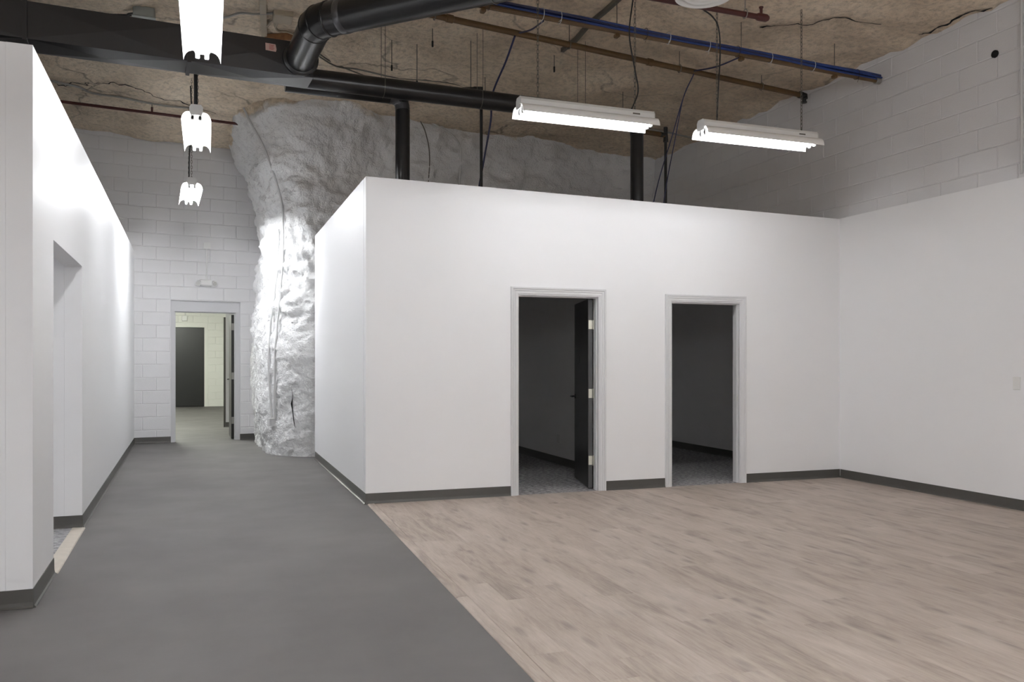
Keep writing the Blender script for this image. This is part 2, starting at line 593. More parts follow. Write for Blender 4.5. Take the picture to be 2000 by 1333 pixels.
GAP = 0.0003
rng = random.Random(3)
off = 0.060
row = 0
length = (strip_a - strip_b).length
n_planks = 0
far_planks = MB()
while off < 5.9:
    w = 0.180
    l = -rng.random() * 1.22
    while l < length + 0.4:
        l1 = l + 1.22
        q = plank_poly(off + GAP, off + w - GAP, max(l, 0) + GAP, l1 - GAP) if l1 > 0.02 else []
        if len(q) >= 3:
            ymax = max(p.y for p in q)
            if ymax > 1.6:                     # in view: one object per plank
                m_ = MB(); extrude_poly(m_, q, 0.0, T_TOP)
                m_.build('plank', 'wood', floor, org=(sum((p for p in q), Vector()) / len(q)) * 1.0)
                n_planks += 1
            else:
                extrude_poly(far_planks, q, 0.0, T_TOP)
        l = l1
    off += w
o = far_planks.build('planks_behind', 'wood', floor); o['kind'] = 'stuff'

# low tapered moulding along the edge of the planks, in two lengths
for l0, l1 in ((0.0, 8.005), (8.011, length - 0.02)):
    mb = MB()
    prof = [(-0.012, 0.0), (-0.010, 0.004), (0.004, 0.0095), (0.048, 0.0105), (0.058, 0.0062), (0.058, 0.0)]
    vs = [strip_b + sd * L_ + sn * a + Vector((0, 0, z)) for L_ in (l0, l1) for a, z in prof]
    k = len(prof)
    mb.add(vs, [(i, i + 1, k + i + 1, k + i) for i in range(k - 1)] + [tuple(range(k)), tuple(range(2 * k - 1, k - 1, -1))])
    structure(mb.build('trim_1', 'wood'))

# carpets of the rooms
mb = MB()
for s0, s1 in ((0.13, 2.78), (2.89, 5.32)):
    pass
mb.add([FRONT(0.10, -0.013, 0.005), FRONT(5.32, -0.013, 0.005), (RX, 11.34, 0.005), (1.47, 11.34, 0.005)], [(0, 1, 2, 3)])
structure(mb.build('floor', 'carpet'))
mb = MB()
mb.add([LEFTW(9.3, -0.05, 0.006), LEFTW(7.0, -0.05, 0.006), (-4.9, 7.40, 0.006), (-4.9, 5.15, 0.006)], [(0, 1, 2, 3)])
structure(mb.build('floor', 'carpet'))


# ------------------------------------------------------------------ drywall
def baseboard(name, segs, parent=None, mat='base'):
    """segs: (frame, s0, s1) runs; a cove base with a small toe"""
    mb = MB()
    prof = [(0.0, 0.1), (0.004, 0.1), (0.005, 0.03), (0.008, 0.012), (0.016, 0.004), (0.016, 0.0), (0.0, 0.0)]
    k = len(prof)
    for fr, s0, s1 in segs:
        vs = [fr(s, n + 0.0003, z + 0.0005) for s in (s0, s1) for n, z in prof]
        mb.add(vs, [(i, (i + 1) % k, k + (i + 1) % k, k + i) for i in range(k)] + [tuple(range(k)), tuple(range(2 * k - 1, k - 1, -1))])
    return structure(mb.build(name, mat, parent))


def sX(x):       # wall coordinate s on the front wall for a given x
    return (x - A[0]) / FRONT.u.x


D1 = (sX(2.830), sX(3.724), 1.980)
D2 = (sX(4.526), sX(5.387), 1.952)
LT, RT = 3.012, 2.920                           # heights of the front wall's top at its ends
top = lambda s: LT + (RT - LT) * s / FRONT.len
mb = MB()
TH = 0.115
cuts = [(0.0, D1[0], 0.0), (D1[0], D1[1], D1[2]), (D1[1], D2[0], 0.0), (D2[0], D2[1], D2[2]), (D2[1], FRONT.len, 0.0)]
for s0, s1, z0 in cuts:
    FRONT.box(mb, s0, s1, -TH, 0, z0, top(s0), top(s1))
structure(mb.build('wall_front', 'paint'))
mb = MB()
SIDE.box(mb, 0.0, SIDE.len - TH - 0.001, -0.10, 0, 0, 3.012, 3.012)
structure(mb.build('wall_side', 'paint'))
mb = MB(); mb.box(1.47, RX - 0.001, 11.35, 11.45, 0, 2.9)
structure(mb.build('wall_inner', 'paint_inner'))
mb = MB(); mb.box(4.20, 4.31, 7.70, 11.349, 0, 2.6)
structure(mb.build('wall_partition', 'paint_inner'))
mb = MB(); mb.box(1.468, RX - 0.001, 7.74, 11.349, 2.601, 2.70)
structure(mb.build('ceiling_inner', 'paint_inner'))

# left block: corridor wall with an opening, and the end wall facing the viewer
S_FAR, S_NEAR = LEFTW.len - 2.278, LEFTW.len - 0.747     # opening, s measured from the far end
OPEN_Z = 2.062
ztop = lambda s: 3.075 + (2.998 - 3.075) * s / LEFTW.len
mb = MB()
for s0, s1, z0 in ((0.0, S_FAR, 0), (S_FAR, S_NEAR, OPEN_Z), (S_NEAR, LEFTW.len, 0)):
    LEFTW.box(mb, s0, s1, -0.125, 0, z0, ztop(s0), ztop(s1))
structure(mb.build('wall_left', 'paint'))
ENDW = Frame((LEFT, 5.026), (LE[0] - 0.126, 5.026))
mb = MB(); ENDW.box(mb, 0, ENDW.len, -0.12, 0, 0, 2.998)
structure(mb.build('wall_end', 'paint'))
# the small room behind the opening
far_j = LEFTW(S_FAR, 0, 0)
mb = MB(); mb.box(-5.0, far_j.x - 0.126, far_j.y, far_j.y + 0.1, 0, 2.6)
structure(mb.build('wall_room', 'paint'))
mb = MB(); mb.box(-5.1, -5.0, 5.15, far_j.y + 0.1, 0, 2.6)
structure(mb.build('wall_room', 'paint'))
mb = MB(); mb.box(-5.0, far_j.x - 0.13, 5.15, far_j.y - 0.001, 2.45, 2.55)
structure(mb.build('ceiling_inner', 'paint'))

# right wall: drywall below, painted block above
mb = MB(); RIGHT.box(mb, 0, RIGHT.len, -0.03, 0, 0, 2.922, 2.93)
structure(mb.build('wall_right', 'paint'))
# walls that close the place behind the viewer
mb = MB(); mb.box(LEFT, RX + 0.2, REAR - 0.15, REAR, 0, 5.2)
structure(mb.build('wall_rear', 'block'))
mb = MB(); mb.box(LEFT - 0.15, LEFT, REAR, 14.3, 0, 5.6)
structure(mb.build('wall_outer', 'block'))

baseboard('baseboard_front', [(FRONT, 0.0, D1[0] - 0.061), (FRONT, D1[1] + 0.066, D2[0] - 0.056), (FRONT, D2[1] + 0.066, FRONT.len)])
baseboard('baseboard_side', [(SIDE, 0.05, SIDE.len + 0.004)])
baseboard('baseboard_right', [(RIGHT, 11.6 - 7.49, RIGHT.len)])
baseboard('baseboard_left', [(LEFTW, 0, S_FAR), (LEFTW, S_NEAR, LEFTW.len + 0.004)])
JAMB = Frame((far_j.x - 2.4, far_j.y), (far_j.x + 0.004, far_j.y))
baseboard('baseboard_jamb', [(JAMB, 0, JAMB.len)])
baseboard('baseboard_end', [(ENDW, 0, ENDW.len + 0.128)])
PART = Frame((4.20, 11.34), (4.20, 7.75))
INR = Frame((RX, 11.34), (RX, 7.65))
baseboard('baseboard_partition', [(PART, 0, PART.len)])
baseboard('baseboard_inner', [(INR, 0, INR.len)])
# threshold under the opening
mb = MB()
prof = [(0.045, 0.0), (0.040, 0.007), (-0.045, 0.010), (-0.055, 0.0)]
vs = [LEFTW(s, n - 0.02, z) for s in (S_FAR + 0.02, S_NEAR - 0.001) for n, z in prof]
mb.add(vs, [(i, i + 1, 5 + i, 4 + i) for i in range(3)] + [(0, 1, 2, 3), (7, 6, 5, 4)])
structure(mb.build('trim_2', 'transition'))


# ------------------------------------------------------------------ block walls
BLOCKS = {}


def block_mesh(w, h, mat):
    key = (round(w, 3), round(h, 3), mat)
    if key not in BLOCKS:
        c, d = 0.006, 0.005
        me = bpy.data.meshes.new('block')
        v = [(-w / 2, 0, -h / 2), (w / 2, 0, -h / 2), (w / 2, 0, h / 2), (-w / 2, 0, h / 2),
             (-w / 2 + c, -d, -h / 2 + c), (w / 2 - c, -d, -h / 2 + c), (w / 2 - c, -d, h / 2 - c), (-w / 2 + c, -d, h / 2 - c)]
        me.from_pydata(v, [], [(4, 5, 6, 7), (0, 1, 5, 4), (1, 2, 6, 5), (2, 3, 7, 6), (3, 0, 4, 7)])
        me.materials.append(M[mat])
        BLOCKS[key] = me
    return BLOCKS[key]


def lay_blocks(fr, parent, s0, s1, z0, z1, ch, bw, mat, hole=None, low=None, jit=0.0022, stagger=0.0):
    """running bond of blocks on frame fr; hole=(s0,s1,ztop); low=(smin, below z) skips what nobody can see"""
    J = 0.006
    r = 0
    z = z0
    rr = random.Random(11)
    while z < z1 - 0.02:
        zt = min(z + ch, z1)
        s = s0 - (0.5 * bw if r % 2 else 0.0) - stagger
        while s < s1:
            a, b = max(s, s0), min(s + bw, s1)
            runs = [(a, b)]
            if hole and z < hole[2] - 0.03:
                runs = []
                if a < hole[0] - 0.02: runs.append((a, min(b, hole[0])))
                if b > hole[1] + 0.02: runs.append((max(a, hole[1]), b))
            for p, q in runs:
                if q - p < 0.03 or (low and z < low[1] and q < low[0]):
                    continue
                zz = z if not (hole and z < hole[2] < zt and p < hole[1] and q > hole[0]) else hole[2]
                if zt - zz < 0.03: continue
                o = bpy.data.objects.new('block', block_mesh(q - p - J, zt - zz - J, mat))
                C.objects.link(o)
                o.parent = parent
                pos = fr((p + q) / 2, rr.random() * jit, (zz + zt) / 2)
                o.location = pos - ORG[parent.name]
                o.rotation_euler = (rr.uniform(-.004, .004), 0, fr.rot() + rr.uniform(-.003, .003))
            s += bw
        z = zt
        r += 1


# far wall with its doorway
def sF(x):
    return (x - W0[0]) / FAR.u.x


FO = (sF(-0.556), sF(0.512), 2.310)             # masonry opening
mb = MB()
for s0, s1, z0 in ((0, FO[0], 0), (FO[0], FO[1], FO[2]), (FO[1], FAR.len, 0)):
    FAR.box(mb, s0, s1, -0.195, 0, z0, 5.4)
wall_far = structure(mb.build('wall_far', 'block'))
lay_blocks(FAR, wall_far, sF(-2.7), FAR.len, 0.0, 5.25, 0.2107, 0.412, 'block', hole=FO, low=(sF(-1.1), 2.8), stagger=0.12)
baseboard('baseboard_far', [(FAR, sF(-1.09), FO[0]), (FAR, FO[1], FAR.len)])
# baseboard stands proud of the blocks
bpy.data.objects['baseboard_far'].location += FAR.n * 0.007

BLK = Frame((RX + 0.03, 11.9), (RX + 0.03, REAR))
mb = MB(); BLK.box(mb, 0, BLK.len, -0.2, -0.008, 2.7, 5.3)
wall_blk = structure(mb.build('wall_right', 'block'))
BLK2 = Frame((RX + 0.038, 11.9), (RX + 0.038, REAR))
lay_blocks(BLK2, wall_blk, 0.0, 7.6, 2.86, 4.75, 0.205, 0.41, 'block', jit=0.002)

# ------------------------------------------------------------------ rock: ceiling and pillar


def fbm(p, o=5):
    return noise.fractal(p, 0.9, 2.0, o)


def ceil_at(x, y):
    edge = min(1.0, max(0.10, (RX - x) / 2.2))     # evens out towards the right wall
    z = ceil_z(x, y) + 0.11 * edge * fbm(Vector((x * 0.42, y * 0.42, 3.1)), 4)
    q = Vector((x * 1.1 + 9, y * 2.4, 1.7))
    z += 0.030 * noise.ridged_multi_fractal(q, 1.0, 2.0, 4, 1.0, 2.0) - 0.03
    z += 0.022 * fbm(Vector((x * 4.1, y * 4.1, 7)), 3)
    # spalled slab edges
    t = noise.noise(Vector((x * 0.5 + 3, y * 0.8 - 2, 5)))
    z -= 0.05 * edge * max(0.0, min(1.0, (t - 0.12) * 14))
    return z


mb = MB()
x0, x1, y0, y1, st = LEFT - 0.2, RX + 0.3, REAR - 0.2, 14.9, 0.085
nx, ny = int((x1 - x0) / st), int((y1 - y0) / st)
for j in range(ny + 1):
    for i in range(nx + 1):
        x, y = x0 + i * (x1 - x0) / nx, y0 + j * (y1 - y0) / ny
        z = ceil_at(x, y)
        mb.v.append(Vector((x, y, z)))
w = nx + 1
for j in range(ny):
    for i in range(nx):
        mb.f.append((j * w + i, j * w + i + 1, (j + 1) * w + i + 1, (j + 1) * w + i))
structure(mb.build('ceiling', 'ceiling', org=(0, 0, 0), smooth=True, angle=60))

ROCK = smooth_path([(0.86, 15.0, 0), (0.80, 14.6, 0), (0.74, 13.9, 0), (0.76, 13.1, 0), (0.79, 12.45, 0), (0.94, 12.0, 0), (1.14, 11.74, 0),
                    (1.42, 11.60, 0), (1.9, 11.62, 0), (2.6, 11.75, 0), (3.4, 11.82, 0), (4.4, 11.85, 0), (5.4, 11.85, 0), (6.3, 11.8, 0), (6.95, 11.8, 0)], 14)
cum = [0.0]
for a, b in zip(ROCK, ROCK[1:]):
    cum.append(cum[-1] + (b - a).length)
RL = cum[-1]


def rock_base(s):
    s = max(0.0, min(RL - 1e-4, s))
    lo, hi = 0, len(cum) - 1
    while hi - lo > 1:
        m_ = (lo + hi) // 2
        if cum[m_] <= s: lo = m_
        else: hi = m_
    t = (s - cum[lo]) / (cum[hi] - cum[lo])
    p = ROCK[lo].lerp(ROCK[hi], t)
    d = (ROCK[min(hi + 1, len(ROCK) - 1)] - ROCK[max(lo - 1, 0)]).normalized()
    return p, Vector((d.y, -d.x, 0))          # outward normal: left of travel is in the rock


def lerp_tab(tab, z):
    for (a, va), (b, vb) in zip(tab, tab[1:]):
        if z <= b:
            t = (z - a) / (b - a)
            t = t * t * (3 - 2 * t)
            return va + (vb - va) * t
    return tab[-1][1]


PROFILE = [(0.0, 0.0), (0.35, 0.035), (0.9, 0.06), (1.9, 0.05), (2.45, -0.03), (3.2, -0.07), (3.7, -0.02), (4.25, 0.16), (4.8, 0.38), (5.3, 0.75)]


def rock_pt(s, z, off=0.0):
    p, n = rock_base(s)
    k = max(0.0, min(1.0, (s - 4.2) / 1.2))    # right of the pillar the face is higher up the wall
    d = lerp_tab(PROFILE, z) * (1 - 0.4 * k)
    q = Vector((p.x, p.y, z))
    d += 0.075 * fbm(q * 1.1, 4)
    # blocky, jointed limestone in the upper middle, smoother sprayed coat near the floor
    b = max(0.0, min(1.0, (z - 1.3) / 0.8))
    dist, _ = noise.voronoi(Vector((q.x * 2.4, q.y * 2.4, q.z * 3.4)))
    d += b * 0.085 * (dist[1] - dist[0] - 0.25)
    dist2, _ = noise.voronoi(Vector((q.x * 6.5, q.y * 6.5, q.z * 8.0)))
    d += (0.25 + 0.75 * b) * 0.034 * (dist2[0] - 0.4)
    d += (0.010 + 0.020 * b) * fbm(q * 6.0, 4)
    d += 0.016 * fbm(q * 17.0, 3)
    d += b * 0.05 * noise.ridged_multi_fractal(Vector((q.x * 1.5, q.y * 1.5, q.z * 3.0 + 0.8 * q.x)), 1.0, 2.0, 3, 1.0, 2.0) - b * 0.05
    d += 0.10 * k * noise.ridged_multi_fractal(Vector((q.x * 0.9, 2.0, q.z * 0.5)), 1.0, 2.0, 3, 1.0, 2.0) - 0.10 * k
    d = max(d, -0.2) + off
    return q + n * d


ss = []
s = 0.0
while s < RL:
    ss.append(s)
    s += 0.018 if s < 4.8 else 0.04
zs = [-0.03 + i * 0.0245 for i in range(int(5.35 / 0.0245))]
mb = MB()
for z in zs:
    for s in ss:
        mb.v.append(rock_pt(s, z))
w = len(ss)
for j in range(len(zs) - 1):
    for i in range(w - 1):
        mb.f.append((j * w + i, j * w + i + 1, (j + 1) * w + i + 1, (j + 1) * w + i))
rock = mb.build('rock_pillar', 'rock', org=(1.0, 12.0, 0), smooth=True, angle=50)
tag(rock, 'rough white and grey painted limestone pillar between far doorway and room box', 'rock')
rock['kind'] = 'thing'

# crack and the conduits that lie on the rock
mb = MB()
s_c = 3.34
cr = [(0.00, 0.93, .004), (0.012, 0.87, .009), (-0.004, 0.80, .012), (-0.022, 0.73, .022), (-0.018, 0.66, .016), (0.004, 0.58, .010), (0.016, 0.47, .008), (0.03, 0.40, .003)]
vs = []
for ds, z, hw in cr:
    hw *= 0.6
    vs += [rock_pt(s_c + ds - hw, z, 0.010), rock_pt(s_c + ds, z, 0.014), rock_pt(s_c + ds + hw, z, 0.010)]
fs = []
for i in range(len(cr) - 1):
    for k in range(2):
        fs.append((3 * i + k, 3 * i + k + 1, 3 * i + 4 + k, 3 * i + 3 + k))
mb.add(vs, fs)
mb.build('crack', 'hole', rock)


def on_rock(path, off):
    out = []
    for (sa, za), (sb, zb) in zip(path, path[1:]):
        n = max(2, int(abs(zb - za) / 0.12) + int(abs(sb - sa) / 0.12))
        for i in range(n):
            t = i / n
            pts = [rock_pt(sa + (sb - sa) * t + e, za + (zb - za) * t) for e in (-0.05, 0, 0.05)]
            # a stiff pipe rides on the high spots
            p0, nn = rock_base(sa + (sb - sa) * t)
            h = max((p - Vector((p0.x, p0.y, p.z))).dot(nn) for p in pts)
            out.append(Vector((p0.x, p0.y, za + (zb - za) * t)) + nn * (h + off))
    sm = []
    for i in range(len(out)):
        k = [out[max(0, min(len(out) - 1, i + j))] for j in (-2, -1, 0, 1, 2)]
        q = sum(k, Vector()) / 5
        sm.append(Vector((q.x, q.y, out[i].z)) if 1 < i < len(out) - 2 else out[i])
    return smooth_path(sm, 2)


M['conduit_white'] = flat('white_painted_conduit', (0.60, 0.60, 0.60), 0.4)
cp1 = on_rock([(2.98, 0.52), (3.03, 0.9), (3.11, 1.7), (3.12, 3.0), (3.11, 3.7), (3.04, 4.2), (2.86, 4.7), (2.78, 4.95)], 0.016)
cp2 = on_rock([(2.90, 0.52), (2.89, 1.2), (2.91, 2.1), (2.94, 3.0), (2.95, 3.35)], 0.016)
cbx = on_rock([(2.935, 0.46), (2.935, 0.47)], 0.055)[0]
t = thing('wall_box', cbx, 'small white box low on rock pillar with two white conduits running up', 'junction box')
p0, nn = rock_base(2.935)
uu = Vector((-nn.y, nn.x, 0))
mb = MB()
cs = []
for a in (-0.035, 0.035):
    for b in (-0.05, 0.04):
        cs.append(cbx + uu * a + nn * (b - 0.01))
mb.hexa([cs[0] + V(0, 0, -.055), cs[2] + V(0, 0, -.055), cs[3] + V(0, 0, -.055), cs[1] + V(0, 0, -.055),
         cs[0] + V(0, 0, .055), cs[2] + V(0, 0, .055), cs[3] + V(0, 0, .055), cs[1] + V(0, 0, .055)])
mb.build('box_body', 'conduit_white', t)
MB().tube(cp1, 0.0145, 8).build('conduit', 'conduit_white', t, smooth=True)
MB().tube(cp2, 0.013, 8).build('conduit', 'conduit_white', t, smooth=True)

# ------------------------------------------------------------------ doors of the room box
def casing(mb, fr, s0, s1, zt, prof):
    k = len(prof)
    pts = []
    for a, b in prof:
        pts.append([fr(s0 - a, b, 0.0065), fr(s0 - a, b, zt + a), fr(s1 + a, b, zt + a), fr(s1 + a, b, 0.0065)])
    for side in range(3):
        vs = [p[side] for p in pts] + [p[side + 1] for p in pts]
        mb.add(vs, [(i, i + 1, k + i + 1, k + i) for i in range(k - 1)])
    for side in (0, 3):
        mb.add([p[side] for p in pts], [tuple(range(k))])


PROF = [(-0.006, 0.0), (-0.006, 0.010), (0.010, 0.012), (0.016, 0.009), (0.022, 0.013), (0.034, 0.015), (0.038, 0.011), (0.044, 0.018), (0.060, 0.019), (0.062, 0.0)]


def door_frame(parent, fr, s0, s1, zt, depth):
    mb = MB(); casing(mb, fr, s0, s1, zt, PROF)
    f_ = mb.build('casing', 'trim', parent)
    mb = MB()
    T = 0.019
    fr.box(mb, s0, s0 + T, -depth, 0.004, 0.0065, zt)
    fr.box(mb, s1 - T, s1, -depth, 0.004, 0.0065, zt)
    fr.box(mb, s0 + T, s1 - T, -depth, 0.004, zt - T, zt)
    mb.build('jamb', 'trim', parent)
    mb = MB()
    a, b = -depth + 0.050, -depth + 0.085
    fr.box(mb, s0 + T, s0 + T + 0.011, a, b, 0.0065, zt - T)
    fr.box(mb, s1 - T - 0.011, s1 - T, a, b, 0.0065, zt - T)
    fr.box(mb, s0 + T + 0.011, s1 - T - 0.011, a, b, zt - T - 0.011, zt - T)
    mb.build('door_stop', 'trim', parent)


d1 = thing('door_1', FRONT(D1[0], 0, 0), 'white cased doorway with black door swung open inside', kind='structure')
door_frame(d1, FRONT, D1[0], D1[1], D1[2], TH + 0.004)
piv = FRONT(D1[1] - 0.026, -TH - 0.012, 0)
ANG = R(104)
LEAF_W, LEAF_H = 0.845, 1.935
cu = (-FRONT.u) * math.cos(ANG) - FRONT.n * math.sin(ANG)      # from the hinge to the free edge
cn = Vector((-cu.y, cu.x, 0))
if cn.dot(-FRONT.u) < 0: cn = -cn                               # face that looks at the doorway


def leaf_pt(a, b, z):
    return piv + cu * a + cn * b + Vector((0, 0, z))


def leaf_box(mb, a0, a1, b0, b1, z0, z1):
    return mb.hexa([leaf_pt(a0, b0, z0), leaf_pt(a1, b0, z0), leaf_pt(a1, b1, z0), leaf_pt(a0, b1, z0),
                    leaf_pt(a0, b0, z1), leaf_pt(a1, b0, z1), leaf_pt(a1, b1, z1), leaf_pt(a0, b1, z1)])


mb = MB(); leaf_box(mb, 0.004, LEAF_W, 0, 0.044, 0.018, 0.018 + LEAF_H)
leaf = mb.build('door_leaf', 'black_door', d1, org=piv)
mb = MB(); leaf_box(mb, 0.0025, 0.004, 0.003, 0.041, 0.02, 0.016 + LEAF_H)
mb.build('leaf_edge', 'black_edge', leaf)
for z in (0.30, 0.985, 1.69):
    mb = MB()
    leaf_box(mb, 0.0008, 0.0025, 0.004, 0.040, z - 0.046, z + 0.046)
    mb.tube([leaf_pt(-0.004, -0.006, z - 0.05), leaf_pt(-0.004, -0.006, z + 0.05)], 0.0065, 8)
    FRONT.box(mb, D1[1] - 0.0205, D1[1] - 0.019, -TH + 0.002, -TH + 0.034, z - 0.046, z + 0.046)
    mb.build('hinge', 'hinge', leaf)
for b, sg in ((0.044, 1), (0.0, -1)):            # lever handles on both faces
    mb = MB()
    mb.tube([leaf_pt(LEAF_W - 0.06, b, 0.925), leaf_pt(LEAF_W - 0.06, b + sg * 0.010, 0.925)], 0.026, 14)
    mb.tube([leaf_pt(LEAF_W - 0.06, b + sg * 0.010, 0.925), leaf_pt(LEAF_W - 0.06, b + sg * 0.052, 0.925)], 0.009, 8)
    mb.tube([leaf_pt(LEAF_W - 0.052, b + sg * 0.05, 0.925), leaf_pt(LEAF_W - 0.165, b + sg * 0.055, 0.925)], [0.010, 0.0075], 8)
    mb.build('handle', 'dark_metal', leaf, smooth=True)
mb = MB(); leaf_box(mb, LEAF_W * 0.60, LEAF_W * 0.60 + 0.05, 0.044, 0.048, 1.30, 1.37)
mb.build('number_plate', 'dark_metal', leaf)

d2 = thing('door_2', FRONT(D2[0], 0, 0), 'white cased doorway nearest the right wall with no door leaf showing', kind='structure')
door_frame(d2, FRONT, D2[0], D2[1], D2[2], TH + 0.004)
mb = MB()
FRONT.box(mb, D2[1] - 0.0215, D2[1] - 0.019, -0.088, -0.030, 0.885, 0.955)
sp = mb.build('strike_plate', 'hinge', d2)
for z in (0.900, 0.920, 0.942):
    mb = MB()
    FRONT.box(mb, D2[1] - 0.0225, D2[1] - 0.0214, -0.072, -0.046, z - 0.007, z + 0.007)
    mb.build('latch_hole', 'hole', sp)

# ------------------------------------------------------------------ far doorway and the room behind it
d3 = thing('door_3', FAR(FO[0], 0, 0), 'grey steel framed doorway in the far block wall', kind='structure')
mb = MB()
fw, zt = 0.062, FO[2]
z_in = 2.132
for a, b, c, d in ((FO[0], FO[0] + fw, 0, zt), (FO[1] - fw, FO[1], 0, zt), (FO[0] + fw, FO[1] - fw, z_in, zt)):
    FAR.box(mb, a, b, -0.15, -0.035, c, d)
for a, b, c, d in ((FO[0] + fw, FO[0] + fw + 0.016, 0, z_in), (FO[1] - fw - 0.016, FO[1] - fw, 0, z_in), (FO[0] + fw + .016, FO[1] - fw - .016, z_in - 0.016, z_in)):
    FAR.box(mb, a, b, -0.110, -0.070, c, d)
mb.build('door_frame', 'frame', d3)
piv3 = FAR(FO[1] - fw - 0.004, -0.155, 0)
dv = Vector((-0.02, 1, 0)).normalized()
nv = Vector((-dv.y, dv.x, 0))


def lp3(a, b, z):
    return piv3 + dv * a + nv * b + Vector((0, 0, z))


def lb3(mb, a0, a1, b0, b1, z0, z1):
    return mb.hexa([lp3(a0, b0, z0), lp3(a1, b0, z0), lp3(a1, b1, z0), lp3(a0, b1, z0), lp3(a0, b0, z1), lp3(a1, b0, z1), lp3(a1, b1, z1), lp3(a0, b1, z1)])


mb = MB(); lb3(mb, 0.0, 0.88, 0.004, 0.050, 0.012, 2.10)
lf3 = mb.build('door_leaf', 'black_door', d3, org=piv3)
for z in (0.32, 1.07, 1.90):
    mb = MB(); lb3(mb, -0.002, 0.0, 0.008, 0.046, z - 0.058, z + 0.058)
    mb.tube([lp3(-0.004, 0.0, z - 0.06), lp3(-0.004, 0.0, z + 0.06)], 0.007, 8)
    mb.build('hinge', 'conduit', lf3)
mb = MB(); mb.tube([lp3(0.80, 0.05, 1.0), lp3(0.80, 0.075, 1.0), lp3(0.72, 0.08, 1.0)], 0.009, 8)
mb.build('handle', 'dark_metal', lf3)

mb = MB(); mb.box(-4.2, 3.0, 14.9, 26.2, -0.12, 0.0)
structure(mb.build('floor', 'concrete', org=(0, 0, 0)))
FR3 = Frame((-4.2, 25.8), (3.0, 25.8))
DO3 = (-0.97 + 4.2 - 0.10, -0.083 + 4.2 + 0.09, 2.44)
mb = MB()
for s0, s1, z0 in ((0, DO3[0], 0), (DO3[0], DO3[1], DO3[2]), (DO3[1], FR3.len, 0)):
    FR3.box(mb, s0, s1, -0.2, 0, z0, 3.4)
wall_3 = structure(mb.build('wall_beyond', 'block_cream'))
lay_blocks(FR3, wall_3, 3.0, 5.2, 0.0, 3.35, 0.2032, 0.4064, 'block_cream', hole=DO3)
mb = MB(); mb.box(-4.4, -4.2, 14.4, 26.2, 0, 3.4); structure(mb.build('wall_beyond', 'block_cream'))
mb = MB(); mb.box(3.0, 3.2, 14.9, 26.2, 0, 3.4); structure(mb.build('wall_beyond', 'block_cream'))
mb = MB(); mb.box(-4.4, 3.2, 14.95, 26.2, 3.4, 3.5); structure(mb.build('ceiling_beyond', 'block_cream'))
mb = MB(); mb.box(0.815, 3.0, 14.86, 15.0, 0, 3.4); structure(mb.build('wall_beyond', 'block_cream'))
mb = MB(); mb.box(0.345, 2.99, 17.55, 17.66, 0, 3.399)
structure(mb.build('wall_store', 'frame'))
mb = MB(); mb.box(0.305, 0.344, 17.56, 17.65, 0, 2.2)
structure(mb.build('trim_3', 'base'))
ST = Frame((0.345, 17.55), (2.99, 17.55))
baseboard('baseboard_store', [(ST, 0, ST.len)])
d4 = thing('door_4', FR3(DO3[0], 0, 0), 'black door shut in the cream block wall seen through the far doorway', kind='structure')
mb = MB()
for a, b, c, d in ((DO3[0], DO3[0] + 0.09, 0, DO3[2]), (DO3[1] - 0.09, DO3[1], 0, DO3[2]), (DO3[0] + 0.09, DO3[1] - 0.09, DO3[2] - 0.13, DO3[2])):
    FR3.box(mb, a, b, -0.15, 0.012, c, d)
mb.build('door_frame', 'block_cream', d4)
mb = MB(); FR3.box(mb, DO3[0] + 0.09, DO3[1] - 0.09, -0.10, -0.055, 0.012, DO3[2] - 0.135)
mb.build('door_leaf', 'black_door', d4)
t = thing('conduit_box', (-0.62, 25.78, 2.62), 'small white box with thin conduit above shut black door in far room', 'junction box')
mb = MB(); mb.cbox(-0.69, -0.55, 25.71, 25.794, 2.49, 2.64, 0.006); mb.build('box_body', 'plastic', t)
mb = MB(); mb.tube([(-0.60, 25.77, 2.64), (-0.60, 25.77, 3.39)], 0.018, 8); mb.build('conduit', 'plastic', t)

# ------------------------------------------------------------------ on the far wall and right wall
def sFz(px):
    return px


e0 = FAR(sF(-0.024), 0.008, 2.60)
t = thing('emergency_light', e0, 'white twin-head emergency light on block wall above far doorway', 'emergency light')
mb = MB()
s_e = sF(-0.024)
pr = [(0.008, 2.555), (0.055, 2.555), (0.078, 2.575), (0.082, 2.61), (0.07, 2.645), (0.045, 2.66), (0.008, 2.66)]
vs = [FAR(s_e + ds, n, z) for ds in (-0.085, 0.085) for n, z in pr]
k = len(pr)
mb.add(vs, [(i, (i + 1) % k, k + (i + 1) % k, k + i) for i in range(k)] + [tuple(range(k)), tuple(range(2 * k - 1, k - 1, -1))])
mb.build('housing', 'plastic', t)
for sg in (-1, 1):
    ax = FAR.n * 0.9 + FAR.u * sg * 0.35 + V(0, 0, -0.45)
    ax.normalize()
    c0 = FAR(s_e + sg * 0.118, 0.055, 2.605)
    mb = MB()
    mb.tube([c0 - ax * 0.03, c0 - ax * 0.015, c0 + ax * 0.03, c0 + ax * 0.035], [0.022, 0.038, 0.046, 0.046], 16)
    mb.tube([FAR(s_e + sg * 0.08, 0.045, 2.61), c0 - ax * 0.01], 0.012, 8)
    h = mb.build('lamp_head', 'plastic', t, smooth=True)
    mb = MB(); mb.tube([c0 + ax * 0.0351, c0 + ax * 0.038], 0.037, 16)
    mb.build('lens', 'lens', h)
jb = FAR(sF(-0.012), 0.008, 3.16)
t = thing('outlet_box', jb, 'white square box on block wall with conduit down to emergency light', 'junction box')
mb = MB(); FAR.box(mb, sF(-0.062), sF(0.040), 0.007, 0.06, 3.168, 3.262); bb = mb.build('box_body', 'plastic', t)
mb = MB(); FAR.box(mb, sF(-0.066), sF(0.044), 0.06, 0.064, 3.164, 3.266); mb.build('cover', 'plastic', bb)
